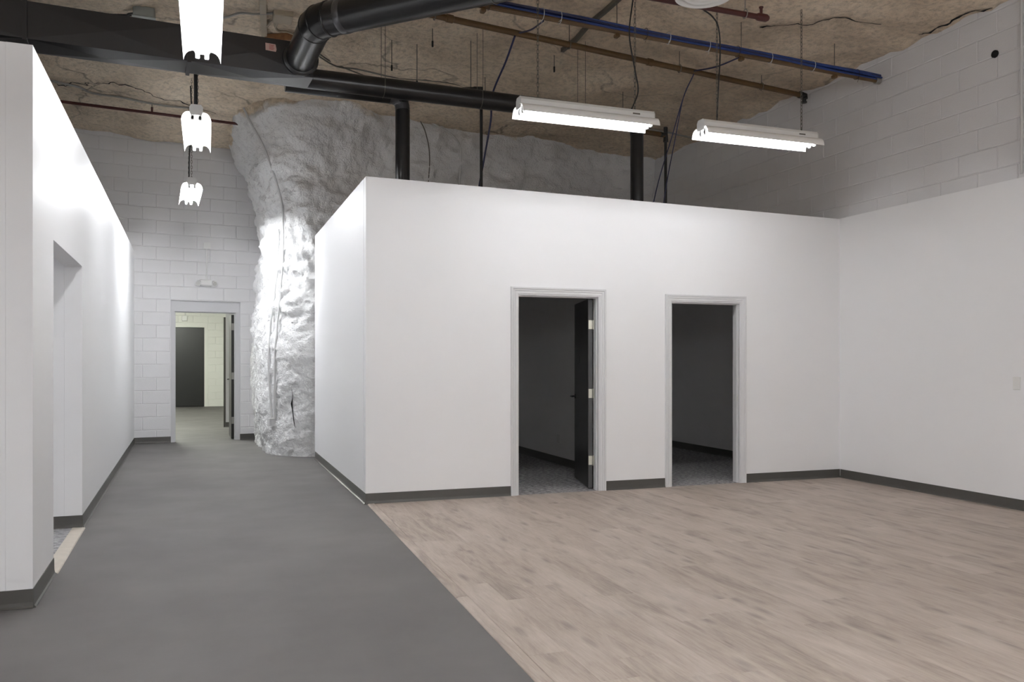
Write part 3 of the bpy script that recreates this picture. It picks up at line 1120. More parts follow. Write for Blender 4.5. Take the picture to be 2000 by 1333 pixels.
mb = MB(); mb.tube([FAR(sF(-0.012), 0.022, 3.168), FAR(sF(-0.012), 0.022, 2.66)], 0.011, 8); mb.build('conduit', 'plastic', t)

t = thing('blank_plate', (RX, 5.323, 1.12), 'white blank wall plate on right drywall near picture edge', 'wall plate')
mb = MB(); mb.cbox(RX - 0.007, RX - 0.0003, 5.286, 5.360, 1.063, 1.176, 0.003); mb.build('plate', 'plate', t)
for z in (1.085, 1.154):
    mb = MB(); mb.tube([(RX - 0.0072, 5.323, z), (RX - 0.0082, 5.323, z)], 0.0035, 8)
    mb.build('screw', 'plate', t)

t = thing('outlet', (4.197, 9.70, 0.333), 'wall outlet plate low on dark inner wall seen through the first doorway', 'outlet')
mb = MB(); mb.cbox(4.192, 4.1997, 9.655, 9.745, 0.276, 0.390, 0.003); mb.build('plate', 'plate', t)
for z in (0.305, 0.361):
    mb = MB(); mb.cbox(4.1895, 4.192, 9.682, 9.718, z - 0.018, z + 0.018, 0.001)
    mb.build('socket', 'plastic', t)

mb = MB()                                         # sleeve left in a cored hole
ring = [(0.026, 0.0), (0.034, 0.0), (0.034, 0.014), (0.026, 0.014), (0.026, 0.0)]
for r_, d_ in ring:
    for k in range(20):
        w_ = 2 * math.pi * k / 20
        mb.v.append(Vector((RX + 0.03 - d_, 5.56 + r_ * math.cos(w_), 4.107 + r_ * math.sin(w_))))
for i in range(4):
    for k in range(20):
        mb.f.append((i * 20 + k, i * 20 + (k + 1) % 20, (i + 1) * 20 + (k + 1) % 20, (i + 1) * 20 + k))
t = thing('pipe_sleeve', (RX + 0.03, 5.56, 4.107), 'black round hole sleeve high on right block wall', 'pipe sleeve')
mb.build('rim', 'hole', t)
mb = MB(); mb.tube([(RX + 0.029, 5.56, 4.107), (RX + 0.019, 5.56, 4.107)], 0.026, 20); mb.build('bore', 'hole', t)
tag(MB().tube([(RX + 0.005, 5.285, 2.96), (RX + 0.005, 5.285, 4.6)], 0.011, 10).build('conduit_riser', 'conduit_white', smooth=True),
    'painted vertical conduit on block wall at right picture edge', 'conduit')

# ------------------------------------------------------------------ fluorescent strip lights
def make_chain(p, q, link=0.045, r=0.004):
    p, q = Vector(p), Vector(q)
    n = max(1, int((q - p).length / (link * 0.75)))
    mb = MB()
    d = (q - p) / n
    for i in range(n):
        c0 = p + d * (i + 0.5)
        a = Vector((0.008, 0, 0)) if i % 2 else Vector((0, 0.008, 0))
        h = d.normalized() * link / 2
        for sg in (-1, 1):
            mb.tube([c0 - h * 0.6 + a * sg, c0 + h * 0.6 + a * sg], r * 0.6, 4, cap=False)
        mb.tube([c0 - h * 0.6 - a, c0 - h, c0 - h * 0.6 + a], r * 0.6, 4, cap=False)
        mb.tube([c0 + h * 0.6 - a, c0 + h, c0 + h * 0.6 + a], r * 0.6, 4, cap=False)
    return mb


L_F = 1.22


def make_light(x, y, z, label, group=None, lamp='tube', bare=False):
    """strip light along local X, z is the level of the reflector's lower edges"""
    t = thing('strip_light', (x, y, z), label, 'ceiling light', group)
    o = Vector((x, y, z))

    def P(a, b, c):
        return o + Vector((a, b, c))
    hl = L_F / 2
    mb = MB()                                     # channel: flat top with canted shoulders
    pr = [(-0.045, 0.062), (-0.056, 0.085), (-0.056, 0.118), (-0.040, 0.142), (0.040, 0.142), (0.056, 0.118), (0.056, 0.085), (0.045, 0.062)]
    k = len(pr)
    vs = [P(a, b, c) for a in (-hl, hl) for b, c in pr]
    mb.add(vs, [(i, (i + 1) % k, k + (i + 1) % k, k + i) for i in range(k)] + [tuple(range(k)), tuple(range(2 * k - 1, k - 1, -1))])
    hs = mb.build('housing', 'white_metal', t)
    for a in (-hl, hl):
        mb = MB()
        sg = 1 if a > 0 else -1
        vs = [P(a + sg * 0.001, b * 1.04, c + (0.003 if c > 0.1 else -0.012)) for b, c in pr] + [P(a + sg * 0.004, b * 1.04, c + (0.003 if c > 0.1 else -0.012)) for b, c in pr]
        mb.add(vs, [(i, (i + 1) % k, k + (i + 1) % k, k + i) for i in range(k)] + [tuple(range(k)), tuple(range(2 * k - 1, k - 1, -1))])
        mb.build('end_cap', 'white_metal', hs)
    for sg in (() if bare else (-1, 1)):          # curved wings either side
        cu_ = [(0.046, 0.074), (0.070, 0.074), (0.092, 0.066), (0.109, 0.050), (0.120, 0.028), (0.1265, 0.0)]
        th = [(0.046, 0.077), (0.071, 0.077), (0.0945, 0.0685), (0.1115, 0.0515), (0.1228, 0.029), (0.1290, 0.0)]
        pr2 = cu_ + th[::-1]
        k2 = len(pr2)
        he = hl + 0.012
        vs = [P(a, sg * b, c) for a in (-he, he) for b, c in pr2]
        mb = MB()
        n_ = len(cu_)
        fs = [(i, (i + 1) % k2, k2 + (i + 1) % k2, k2 + i) for i in range(k2)]
        for e_ in (0, k2):
            fs += [(e_ + i, e_ + i + 1, e_ + k2 - 2 - i, e_ + k2 - 1 - i) for i in range(n_ - 1)]
        mb.add(vs, fs)
        mb.build('reflector_wing', 'lamp_white', t, smooth=True, angle=50)
    mb = MB(); mb.box(x - hl, x + hl, y - 0.045, y + 0.045, z + 0.058, z + 0.063)
    mb.build('reflector_pan', 'lamp_white', t)
    for b in (-0.032, 0.032):
        tb = MB().tube([P(-hl + 0.035, b, 0.030), P(hl - 0.035, b, 0.030)], 0.0127, 12).build('tube', lamp, t, smooth=True)
        for sg in (-1, 1):
            mb = MB()
            mb.cbox(x + sg * (hl - 0.022) - 0.010, x + sg * (hl - 0.022) + 0.010, y + b - 0.015, y + b + 0.015, z + 0.008, z + 0.062, 0.005)
            mb.tube([P(sg * (hl - 0.036), b, 0.030), P(sg * (hl - 0.012), b, 0.030)], 0.0138, 12)
            mb.build('socket', 'plastic', tb)
    return t


def hang(t, x, y, z, ztop_, parts=('a',), r=0.004):
    mb = make_chain((x, y, z + 0.145), (x, y, ztop_), r=r)
    ch = mb.build('chain', 'chain', t)
    mb = MB(); mb.tube([(x, y, z + 0.143), (x, y, z + 0.168)], 0.006, 6)
    mb.build('hook', 'chain', ch)


ZR = 3.315
fA = make_light(2.374 + L_F / 2, 6.300, ZR, 'fluorescent strip light hung above the wood floor in front of first doorway')
hang(fA, 2.374 + 0.165, 6.30, ZR, 4.78)
hang(fA, 2.374 + L_F - 0.16, 6.30, ZR, 4.76)
fB = make_light(4.075 + L_F / 2, 6.275, ZR - 0.02, 'fluorescent strip light hung nearest the right block wall')
hang(fB, 4.075 + 0.165, 6.275, ZR - 0.02, 4.70)
hang(fB, 4.075 + L_F - 0.14, 6.275, ZR - 0.02, 4.64)


for t_ in (fA, fB):                               # small printed rating mark near the right end
    o_ = ORG[t_.name]
    mb = MB(); mb.add([o_ + V(0.40, -0.0563, 0.096), o_ + V(0.47, -0.0563, 0.096), o_ + V(0.47, -0.0563, 0.109), o_ + V(0.40, -0.0563, 0.109)], [(0, 1, 2, 3)])
    mb.build('rating_mark', 'chain', t_)


def spin(t, deg):
    t.rotation_euler = (0, 0, R(deg))


ZC = 3.50
cl = []
for (x, yfar, lab) in ((-0.035, 6.45, 'largest lit strip light over corridor, cut by top picture edge'),
                       (-0.095, 9.27, 'lit strip light over corridor with black chain, middle of the row'),
                       (-0.215, 12.47, 'lit strip light over corridor nearest the far block wall')):
    t = make_light(x, yfar - L_F / 2, ZC, lab, 'strip lights in a row over the corridor', lamp='tube_row%d' % len(cl))
    for dx, up in ((-L_F / 2 + 0.12, 1), (L_F / 2 - 0.12, 1)):
        hang(t, x + dx, yfar - L_F / 2, ZC, 4.98, r=0.005)
    spin(t, 90 if 'nearest' not in lab else 93)
    cl.append(t)
# bare strips added out of view as fill light for the whole space
proto = None
ZB = 2.65
for (x, y, z, a) in ((-0.10, 1.3, ZB, 90), (0.0, -0.6, ZB, 90), (0.0, -2.8, ZB, 90), (2.0, 1.2, ZB, 0), (2.2, -0.8, ZB, 0), (4.4, -1.2, ZB, 0),
                     (3.0, -3.0, ZB, 0), (-3.0, 2.6, ZB, 0), (-3.2, -1.2, ZB, 0)):
    if proto is None:
        c_ = proto = make_light(x, y, z, 'bare strip light added out of view behind the camera as fill light', 'added fill strips behind the viewer', lamp='tube_fill', bare=True)
        hang(c_, x - 0.45, y, z, 4.9); hang(c_, x + 0.45, y, z, 4.9)
    else:
        c_ = copy_tree(proto)
        c_.location = (x, y, z)
    c_.rotation_euler = (0, 0, R(a))
for (x, y, z) in ((-1.6, 17.2, 3.0), (-1.6, 21.5, 3.0)):
    t = make_light(x, y, z, 'strip light hidden inside the room beyond far doorway', 'strip lights in the room beyond', lamp='tube_far', bare=True)
    hang(t, x - 0.4, y, z, 3.4); hang(t, x + 0.4, y, z, 3.4)
    c_ = t
t = make_light(-3.0, 6.3, 2.29, 'strip light hidden inside the left carpeted room', 'strip light in the left room')

# ------------------------------------------------------------------ ducts
DV = Vector((2.434, 0.159, 0)).normalized()      # the sheet duct runs along this
DN = Vector((DV.y, -DV.x, 0))                    # towards the viewer
D_END = Vector((0.902, 7.676, 0))                # lower front corner of its end
ZD0, ZD1, DW = 3.885, 4.185, 0.335
t = thing('rectangular_duct', D_END + V(0, 0, ZD0), 'long black rectangular sheet-metal duct crossing above the corridor', 'duct')


def dpt(a, b, z):            # a back along the duct from its end, b depth away from the viewer
    return D_END - DV * a - DN * b + V(0, 0, z)


SEAMS = [0.0, 1.05, 2.27, 3.5, 4.7, 5.9, 6.8]
for i in range(len(SEAMS) - 1):
    a0, a1 = SEAMS[i] + 0.001, SEAMS[i + 1] - 0.001
    mb = MB()
    # cross-broken sheets: each face is pressed out along its diagonals to a low point in the middle
    mid = (a0 + a1) / 2
    c8 = [dpt(a0, 0, ZD0), dpt(a1, 0, ZD0), dpt(a1, DW, ZD0), dpt(a0, DW, ZD0), dpt(a0, 0, ZD1), dpt(a1, 0, ZD1), dpt(a1, DW, ZD1), dpt(a0, DW, ZD1)]
    vs = c8 + [dpt(mid, DW / 2, ZD0 - 0.022), dpt(mid, DW / 2, ZD1 + 0.012), dpt(mid, -0.010, (ZD0 + ZD1) / 2), dpt(mid, DW + 0.010, (ZD0 + ZD1) / 2)]
    fs = [(0, 1, 8), (1, 2, 8), (2, 3, 8), (3, 0, 8), (4, 5, 9), (5, 6, 9), (6, 7, 9), (7, 4, 9),
          (0, 1, 10), (1, 5, 10), (5, 4, 10), (4, 0, 10), (3, 2, 11), (2, 6, 11), (6, 7, 11), (7, 3, 11), (0, 3, 7, 4), (1, 2, 6, 5)]
    mb.add(vs, fs)
    sec = mb.build('duct_section', 'duct_box', t)
    if i:
        mb = MB()
        a = SEAMS[i]
        for (b0, b1, z0, z1) in ((-0.016, 0.0, ZD0 - 0.016, ZD1 + 0.012), (DW, DW + 0.016, ZD0 - 0.016, ZD1 + 0.012), (0, DW, ZD0 - 0.016, ZD0 - 0.0005), (0, DW, ZD1, ZD1 + 0.012)):
            mb.hexa([dpt(a - 0.016, b0, z0), dpt(a + 0.016, b0, z0), dpt(a + 0.016, b1, z0), dpt(a - 0.016, b1, z0),
                     dpt(a - 0.016, b0, z1), dpt(a + 0.016, b0, z1), dpt(a + 0.016, b1, z1), dpt(a - 0.016, b1, z1)])
        mb.build('drive_cleat', 'duct_box', sec)
mb = MB()
a, z = 0.42, ZD0 + 0.215
mb.add([dpt(a, -0.011, z - 0.03), dpt(a - 0.088, -0.011, z - 0.034), dpt(a - 0.094, -0.011, z - 0.012), dpt(a - 0.085, -0.011, z + 0.032), dpt(a + 0.002, -0.011, z + 0.034)], [(0, 1, 2, 3, 4)])
st_ = mb.build('label_sticker', 'sticker', t)
for k in range(4):
    mb = MB()
    zz = z + 0.018 - k * 0.012
    mb.add([dpt(a - 0.03, -0.0116, zz), dpt(a - 0.074 + 0.006 * (k % 2), -0.0116, zz - 0.002), dpt(a - 0.074 + 0.006 * (k % 2), -0.0116, zz + 0.003), dpt(a - 0.03, -0.0116, zz + 0.005)], [(0, 1, 2, 3)])
    mb.build('print_line', 'red_print', st_)

ZM = (ZD0 + ZD1) / 2 + 0.005
RB = 0.132
bs = dpt(0.115, -0.005, ZM)                      # take-off on the front face near the end
el_c = Vector((0.83, 6.78, ZM))
d45 = Vector((1, -1, 0)).normalized()
t = thing('round_branch_duct', bs, 'thick black round duct with elbow rising from rectangular duct to top edge', 'duct')
dirA = (el_c - bs).normalized()
p_end = el_c - dirA * 0.12
mb = MB().tube([bs + dirA * 0.0, p_end], RB, 28); mb.build('straight', 'duct', t, smooth=True)
pts = []
qa, qb = el_c - dirA * 0.12, el_c + d45 * 0.12
for i in range(5):
    u_ = i / 4
    pts.append((1 - u_) ** 2 * qa + 2 * u_ * (1 - u_) * el_c + u_ * u_ * qb)
mb = MB()
mb.tube(pts, RB * 1.015, 28)
elb = mb.build('elbow', 'duct', t, smooth=True, angle=15)
for p, d_ in ((pts[0], dirA), (pts[2], (dirA + d45).normalized()), (pts[4], d45)):
    mb = MB(); mb.tube([p - d_ * 0.012, p - d_ * 0.006, p + d_ * 0.006, p + d_ * 0.012], [RB * 1.016, RB * 1.055, RB * 1.055, RB * 1.016], 28)
    mb.build('seam_ring', 'duct', elb, smooth=True)
mb = MB(); mb.tube([bs, bs + dirA * 0.02, bs + dirA * 0.035], [RB * 1.22, RB * 1.2, RB * 1.005], 28); mb.build('collar', 'duct', t, smooth=True)
L2 = 3.4
mb = MB().tube([qb, qb + d45 * L2], RB, 28); mb.build('straight', 'duct', t, smooth=True)
mb = MB(); c_ = qb + d45 * 0.14
mb.tube([c_ - d45 * 0.03, c_ - d45 * 0.022, c_ + d45 * 0.022, c_ + d45 * 0.03], [RB * 1.003, RB * 1.03, RB * 1.03, RB * 1.003], 28)
mb.build('clamp_band', 'duct_joint', t, smooth=True)
for a in (1.45, 2.9):                            # wire that carries it
    c_ = qb + d45 * a
    side = Vector((d45.y, -d45.x, 0))
    loop = [c_ + side * (RB + .004) * math.cos(w_) + V(0, 0, (RB + .004) * math.sin(w_)) for w_ in [math.pi + i * math.pi / 10 for i in range(11)]]
    mb = MB(); mb.tube([V(loop[0].x, loop[0].y, 4.85)] + loop + [V(loop[-1].x, loop[-1].y, 4.85)], 0.003, 5)
    mb.build('hanger_wire', 'chain', t)

# round main along the room box with its two droppers
RM = 0.094
m0, m1 = Vector((0.86, 8.010, 3.985)), Vector((4.36, 8.090, 3.985))
t = thing('round_main_duct', m0, 'long black round duct running from rectangular duct end behind strip light', 'duct')
dm = (m1 - m0).normalized()
mb = MB(); mb.tube([m0, m0 + dm * 1.9], RM, 24); mb.build('straight', 'duct', t, smooth=True)
mb = MB(); mb.tube([m0 + dm * 1.9, m1 - dm * 0.10], RM * 0.985, 24); mb.build('straight', 'duct', t, smooth=True)
vx = m1.x + 0.075
mb = MB(); mb.tube(arc(m1 - dm * 0.10, (vx, m1.y, 3.80), (vx, m1.y, 3.985), 8), [RM] * 3 + [0.085] * 3 + [0.076] * 3, 20); mb.build('elbow', 'duct', t, smooth=True)
mb = MB(); mb.tube([(vx, m1.y, 3.80), (vx, m1.y, 2.71)], 0.072, 20); dr = mb.build('dropper', 'duct', t, smooth=True)
mb = MB(); mb.tube([(vx, m1.y, 2.702), (vx, m1.y, 2.716)], 0.10, 20); mb.build('roof_collar', 'duct', dr)
mb = MB(); mb.box(vx - 0.074, vx - 0.0715, m1.y - 0.03, m1.y - 0.015, 3.02, 3.09); mb.build('tag_label', 'sticker', dr)
for a in (0.75, 1.75, 2.9):
    c_ = m0 + dm * a
    loop = [c_ + V(0, (RM + .003) * math.cos(w_), (RM + .003) * math.sin(w_)) for w_ in [math.pi + i * math.pi / 10 for i in range(11)]]
    mb = MB(); mb.tube([V(loop[0].x, loop[0].y, 4.82)] + loop + [V(loop[-1].x, loop[-1].y, 4.82)], 0.003, 5)
    mb.build('hanger_wire', 'chain', t)

n0 = Vector((0.70, 8.22, 3.975))
xd, yd = 1.848, 8.235
t = thing('round_drop_duct', n0, 'thin black round duct below the main with silver elbow dropping behind room wall', 'duct')
RS = 0.073
mb = MB(); mb.tube([n0, (xd - 0.12, yd, 3.975)], RS, 20); mb.build('straight', 'duct', t, smooth=True)
ap = arc((xd - 0.12, yd, 3.975), (xd, yd, 3.85), (xd, yd, 3.975), 6)
mb = MB(); mb.tube(ap, RS * 1.02, 20); eb = mb.build('elbow', 'duct_joint', t, smooth=True, angle=12)
for p, q in ((ap[0], ap[1]), (ap[2], ap[3]), (ap[4], ap[5])):
    d_ = (q - p).normalized()
    mb = MB(); mb.tube([p - d_ * .005, p + d_ * .005], RS * 1.07, 20); mb.build('seam_ring', 'duct_joint', eb)
mb = MB(); mb.tube([(xd, yd, 3.85), (xd, yd, 2.71)], RS, 20); dr = mb.build('dropper', 'duct', t, smooth=True)
mb = MB(); mb.tube([(xd, yd, 2.702), (xd, yd, 2.716)], 0.10, 20); mb.build('roof_collar', 'duct', dr)

# round diffuser
dc = Vector((3.43, 5.24, 4.00))
t = thing('round_diffuser', dc, 'white round ceiling air diffuser at top picture edge', 'air diffuser')
mb = MB(); mb.lathe([(0.213, 0.0), (0.213, 0.006), (0.19, 0.022), (0.15, 0.045), (0.13, 0.075), (0.125, 0.10), (0.122, 0.10), (0.127, 0.07), (0.147, 0.040), (0.187, 0.016), (0.21, 0.0), (0.213, 0.0)], 40, dc)
mb.build('outer_cone', 'white_metal', t, smooth=True, angle=60)
for r1, z1 in ((0.150, 0.004), (0.100, 0.008)):
    mb = MB(); mb.lathe([(r1, z1), (r1 * 0.80, z1 + 0.016), (r1 * 0.66, z1 + 0.04), (r1 * 0.64, z1 + 0.04), (r1 * 0.78, z1 + 0.013), (r1 * 0.985, z1 - 0.003), (r1, z1)], 36, dc)
    mb.build('inner_ring', 'white_metal', t, smooth=True, angle=60)
mb = MB(); mb.lathe([(0.001, 0.006), (0.052, 0.008), (0.045, 0.02), (0.001, 0.022)], 30, dc); mb.build('centre_disc', 'white_metal', t, smooth=True)
for k in range(3):
    w_ = k * 2.094
    e_ = V(math.cos(w_), math.sin(w_), 0)
    mb = MB(); mb.tube([dc + e_ * 0.03 + V(0, 0, 0.03), dc + e_ * 0.13 + V(0, 0, 0.06)], 0.004, 5); mb.build('strut', 'white_metal', t)
mb = MB(); mb.tube([dc + V(0, 0, 0.095), dc + V(0, 0, 0.75)], 0.126, 28, cap=False); mb.build('neck', 'duct', t, smooth=True)

# ------------------------------------------------------------------ pipes under the ceiling
def rod(t, x, y, z0, z1, r=0.0045, ring=None, rr=0.03, mat='chain'):
    mb = MB(); mb.tube([(x, y, z0), (x, y, z1)], r, 6)
    o_ = mb.build('hanger_rod', mat, t)
    if ring:
        mb = MB()
        mb.tube([(x, y + rr * math.cos(w_), ring + rr * 1.15 * math.sin(w_)) for w_ in [i * 2 * math.pi / 14 for i in range(15)]], 0.005, 5)
        mb.build('clevis', mat, o_)
    return o_


b0, b1 = Vector((-0.55, 5.35, 4.455)), Vector((6.68, 8.02, 4.455))
# two points fix it: one at the right wall, one where the round duct hides it
bA = Vector((1.885, 7.30, 4.455))
bd = (b1 - bA).normalized()
b0 = bA - bd * 1.4
t = thing('brown_pipe', b0, 'brown painted sprinkler pipe sloping across the rock ceiling to the right wall', 'pipe')
mb = MB(); mb.tube([b0, b1 - bd * 0.10], 0.030, 12); mb.build('pipe', 'brownpipe', t, smooth=True)
e1 = b1 - bd * 0.06
mb = MB(); mb.tube([b1 - bd * 0.14, e1 - bd * 0.05], 0.040, 12); mb.tube([e1 - bd * .05, e1, e1 + V(0.0, 0, -0.035)], 0.041, 12)
mb.tube([e1 + V(0, 0, -0.03), e1 + V(0, 0, -0.075)], 0.024, 10); mb.tube([e1 + V(0, 0, -0.07), e1 + V(0, 0, -0.085)], 0.033, 10)
mb.build('end_elbow', 'cable', t, smooth=True)
for a in (1.45, 2.9, 4.3, 5.5):
    p = b0 + bd * a
    if p.x < 6.3:
        rod(t, p.x, p.y, p.z + 0.03, ceil_z(p.x, p.y) + 0.05, ring=p.z, rr=0.036)
for a in (1.6, 3.9):
    p = b0 + bd * a
    mb = MB(); mb.tube([p - bd * .035, p - bd * .03, p + bd * .03, p + bd * .035], [.030, .038, .038, .030], 12); mb.build('coupling', 'brownpipe', t, smooth=True)

c1 = Vector((6.684, 6.905, 4.30)); cA = Vector((2.06, 6.575, 4.30))
cd = (c1 - cA).normalized()
cs_ = cA - cd * 0.6
t = thing('blue_cable_bundle', cs_, 'bundle of blue data cables tied along a brown pipe under the ceiling', 'cable bundle')
mb = MB(); mb.tube([cs_ + V(0, 0, -0.016), c1 + V(0, 0, -0.016)], 0.024, 10); pp = mb.build('carrier_pipe', 'brownpipe', t, smooth=True)
rg = random.Random(5)
Lc = (c1 - cs_).length
for k in range(9):
    a0 = k / 9 * 2 * math.pi
    pts = []
    n = 26
    for i in range(n + 1):
        l_ = Lc * i / n
        w_ = a0 + 0.5 * math.sin(l_ * 1.3 + k) + 0.18 * math.sin(l_ * 3.1 + 2 * k)
        rr_ = 0.028 + 0.006 * math.sin(l_ * 2.2 + k * 1.7)
        fl = -0.006 * abs(math.sin(l_ * 1.9))
        pts.append(cs_ + cd * l_ + V(0, -0.006 + rr_ * math.cos(w_) * 0.8, 0.018 + fl + rr_ * math.sin(w_) * 0.85))
    mb = MB(); mb.tube(pts, 0.0095 if k % 3 else 0.012, 6)
    mb.build('cable', 'bluecable' if k % 4 else 'bluedark', t, smooth=True)
for i, l_ in enumerate([0.75, 1.25, 1.42, 2.3, 2.55, 3.0, 3.35, 3.75, 4.3, 4.9]):
    p = cs_ + cd * l_ + V(0, -0.004, 0.006)
    mb = MB()
    mb.tube([p + V(0, 0.048 * math.cos(w_), 0.052 * math.sin(w_)) for w_ in [j * 2 * math.pi / 12 for j in range(13)]], 0.0028, 4)
    mb.tube([p + V(0, -0.04, -0.03), p + V(-0.03, -0.05, -0.10 if i % 2 else -0.06)], 0.0018, 4)
    mb.build('zip_tie', 'tie' if i % 3 else 'cable', t)
for l_ in (0.7, 2.0, 3.4, 4.6):
    p = cs_ + cd * l_
    rod(t, p.x, p.y, p.z + 0.02, ceil_z(p.x, p.y) + 0.05)
    mb = MB(); mb.cbox(p.x - 0.022, p.x + 0.022, p.y - 0.03, p.y + 0.03, p.z - 0.075, p.z - 0.04, 0.008); mb.build('clamp', 'brownpipe', t)
mb = MB(); mb.tube([c1 + V(-0.06, 0, -0.016), c1 + V(0.0, 0.0, -0.016)], 0.034, 12); mb.build('wall_collar', 'conduit', t, smooth=True)

r1 = Vector((4.62, 6.13, 4.36)); rA = Vector((3.38, 6.115, 4.36))
rd = (r1 - rA).normalized()
t = thing('maroon_pipe', rA - rd * 0.6, 'maroon sprinkler pipe with upright head at its end near the top right', 'pipe')
mb = MB(); mb.tube([rA - rd * 1.2, r1], 0.024, 12); mb.build('pipe', 'redpipe', t, smooth=True)
mb = MB(); mb.tube([r1 - rd * 0.07, r1 - rd * 0.05, r1 + rd * 0.03, r1 + rd * 0.055], [.026, .034, .034, .022], 12); cp_ = mb.build('end_cap', 'redpipe', t, smooth=True)
mb = MB(); mb.tube([r1 - rd * 0.02 + V(0, 0, 0.02), r1 - rd * 0.02 + V(0, 0, 0.075)], 0.013, 8)
mb.tube([r1 - rd * 0.02 + V(0, 0, 0.07), r1 - rd * 0.02 + V(0, 0, 0.085)], [0.010, 0.020], 10)
mb.tube([r1 - rd * 0.02 + V(0, 0, 0.085), r1 - rd * 0.02 + V(0, 0, 0.092)], 0.020, 10)
mb.build('sprinkler_head', 'redpipe', t)
p = r1 - rd * 0.19
rod(t, p.x, p.y, p.z + 0.05, ceil_z(p.x, p.y) + 0.06, ring=p.z + 0.006, rr=0.034, mat='conduit')

t = thing('maroon_pipe_run', (-3.0, 12.5, 4.78), 'maroon pipe under the ceiling in front of the far block wall', 'pipe')
mb = MB(); mb.tube([(-3.2, 12.35, 4.80), (1.0, 12.62, 4.73)], 0.020, 10); mb.build('pipe', 'redpipe', t, smooth=True)
for x in (-2.1, -0.72):
    y = 12.35 + (x + 3.2) / 4.2 * 0.27
    rod(t, x, y, 4.78, ceil_z(x, y) + 0.05, r=0.006)
    mb = MB(); mb.tube([(x, y, 4.77), (x, y, 4.84)], 0.014, 8); mb.build('clamp', 'redpipe', t)

# thin black drop pipes of the sprinkler system, above the room box
t = thing('black_drop_pipe', (2.75, 8.35, 4.15), 'thin black pipe with elbow dropping behind the main duct into the room box', 'pipe')
mb = MB(); mb.tube([(2.40, 8.50, 4.20), (2.72, 8.35, 4.20)], 0.020, 10); mb.build('arm', 'cable', t, smooth=True)
mb = MB(); mb.tube([(2.65, 8.385, 4.20), (2.72, 8.35, 4.20), (2.72, 8.35, 4.13)], 0.027, 10); mb.build('elbow', 'cable', t, smooth=True)
mb = MB(); mb.tube([(2.72, 8.35, 4.18), (2.72, 8.35, 2.71)], 0.016, 10); mb.build('pipe', 'cable', t, smooth=True)
rod(t, 2.62, 8.40, 4.22, 4.85)
mb = MB(); mb.tube([(2.40, 8.50, 4.20), (2.33, 8.535, 4.20)], 0.029, 10); mb.build('tee', 'dark_metal', t, smooth=True)
t = thing('black_drop_pipe', (5.3, 9.0, 4.1), 'thin black pipe dropping behind the strip light nearest the right wall', 'pipe')
mb = MB(); mb.tube([(4.55, 9.02, 4.16), (5.32, 9.0, 4.12)], 0.030, 10); mb.build('arm', 'brownpipe', t, smooth=True)
mb = MB(); mb.tube([(5.26, 9.0, 4.123), (5.335, 9.0, 4.12), (5.335, 9.0, 4.04)], 0.033, 10); mb.tube([(5.335, 9, 4.12), (5.335, 9, 4.22)], 0.026, 10); mb.build('elbow', 'cable', t, smooth=True)
mb = MB(); mb.tube([(5.335, 9.0, 4.1), (5.335, 9.0, 2.71)], 0.018, 10); mb.build('pipe', 'cable', t, smooth=True)
rod(t, 4.75, 9.015, 4.18, 4.72)

tag(MB().tube([(x_, 10.3, ceil_at(x_, 10.3) - 0.012) for x_ in (4.2, 4.6, 5.0, 5.4, 5.8, 6.2, 6.6)], 0.014, 8).build('conduit_run', 'conduit', smooth=True),
    'thin grey conduit on the ceiling behind the two strip lights', 'conduit')


# ------------------------------------------------------------------ cables
def cable(name, pts, r, mat, label, cat='cable', group=None, n=6):
    o_ = MB().tube(smooth_path(pts, 6), r, n).build(name, mat, smooth=True)
    return tag(o_, label, cat, group)


xa = 2.374 + L_F - 0.20
cable('power_cord', [(xa - 0.35, 5.0, 4.72), (xa - 0.12, 6.05, 4.55), (xa - 0.02, 6.22, 4.40), (xa - 0.03, 6.27, 4.1), (xa + 0.03, 6.28, 3.8), (xa + 0.06, 6.28, 3.62), (xa, 6.29, 3.46)],
      0.0065, 'cable', 'black power cord running down to strip light before first doorway', 'cord')
xb = 4.075 + 0.165
cable('power_cord', [(xb - 0.75, 5.95, 4.75), (xb - 0.50, 6.02, 4.47), (xb - 0.28, 6.12, 4.36), (xb - 0.10, 6.20, 4.33), (xb + 0.00, 6.25, 4.26), (xb + 0.03, 6.27, 4.05), (xb + 0.015, 6.275, 3.75), (xb, 6.275, 3.44)],
      0.0065, 'cable', 'black power cord looping down to strip light nearest the right wall', 'cord')
cable('power_cord', [(-0.10, 8.10, 4.9), (-0.105, 8.09, 4.4), (-0.10, 8.10, 3.9), (-0.10, 8.12, 3.645)], 0.017, 'cable', 'thick black cord beside chain of the middle corridor light', 'cord')
cable('power_cord', [(-0.20, 11.25, 4.8), (-0.185, 11.28, 4.35), (-0.215, 11.33, 3.95), (-0.22, 11.36, 3.645)], 0.008, 'cable', 'thin black cord down to corridor light nearest the far wall', 'cord')

pa = bA + bd * 0.92
cable('data_cable_drop', [(2.755, 7.42, 4.42), (2.77, 7.72, 4.28), (2.79, 8.19, 4.10), (2.83, 8.36, 3.88), (2.79, 8.46, 3.5), (2.73, 8.50, 3.1), (2.70, 8.52, 2.71)],
      0.010, 'bluedark', 'dark blue data cable slanting down from brown pipe and behind round main duct')
pb = bA + bd * 3.08
for k, (dx, lab) in enumerate(((0.0, 'left one of two dark blue cables slanting down between the strip lights'), (0.16, 'right one of two dark blue cables slanting down between the strip lights'))):
    cable('data_cable_drop', [(pb.x, pb.y - 0.03, 4.42), (pb.x - 0.04, pb.y + 0.12, 4.2), (pb.x - 0.08 + dx * 0.3, pb.y + 0.3, 3.8), (pb.x - 0.17 + dx * 0.7, pb.y + 0.45, 3.3), (pb.x - 0.28 + dx, pb.y + 0.5, 2.72)],
          0.006, 'bluedark', lab)
q = cs_ + cd * 1.28
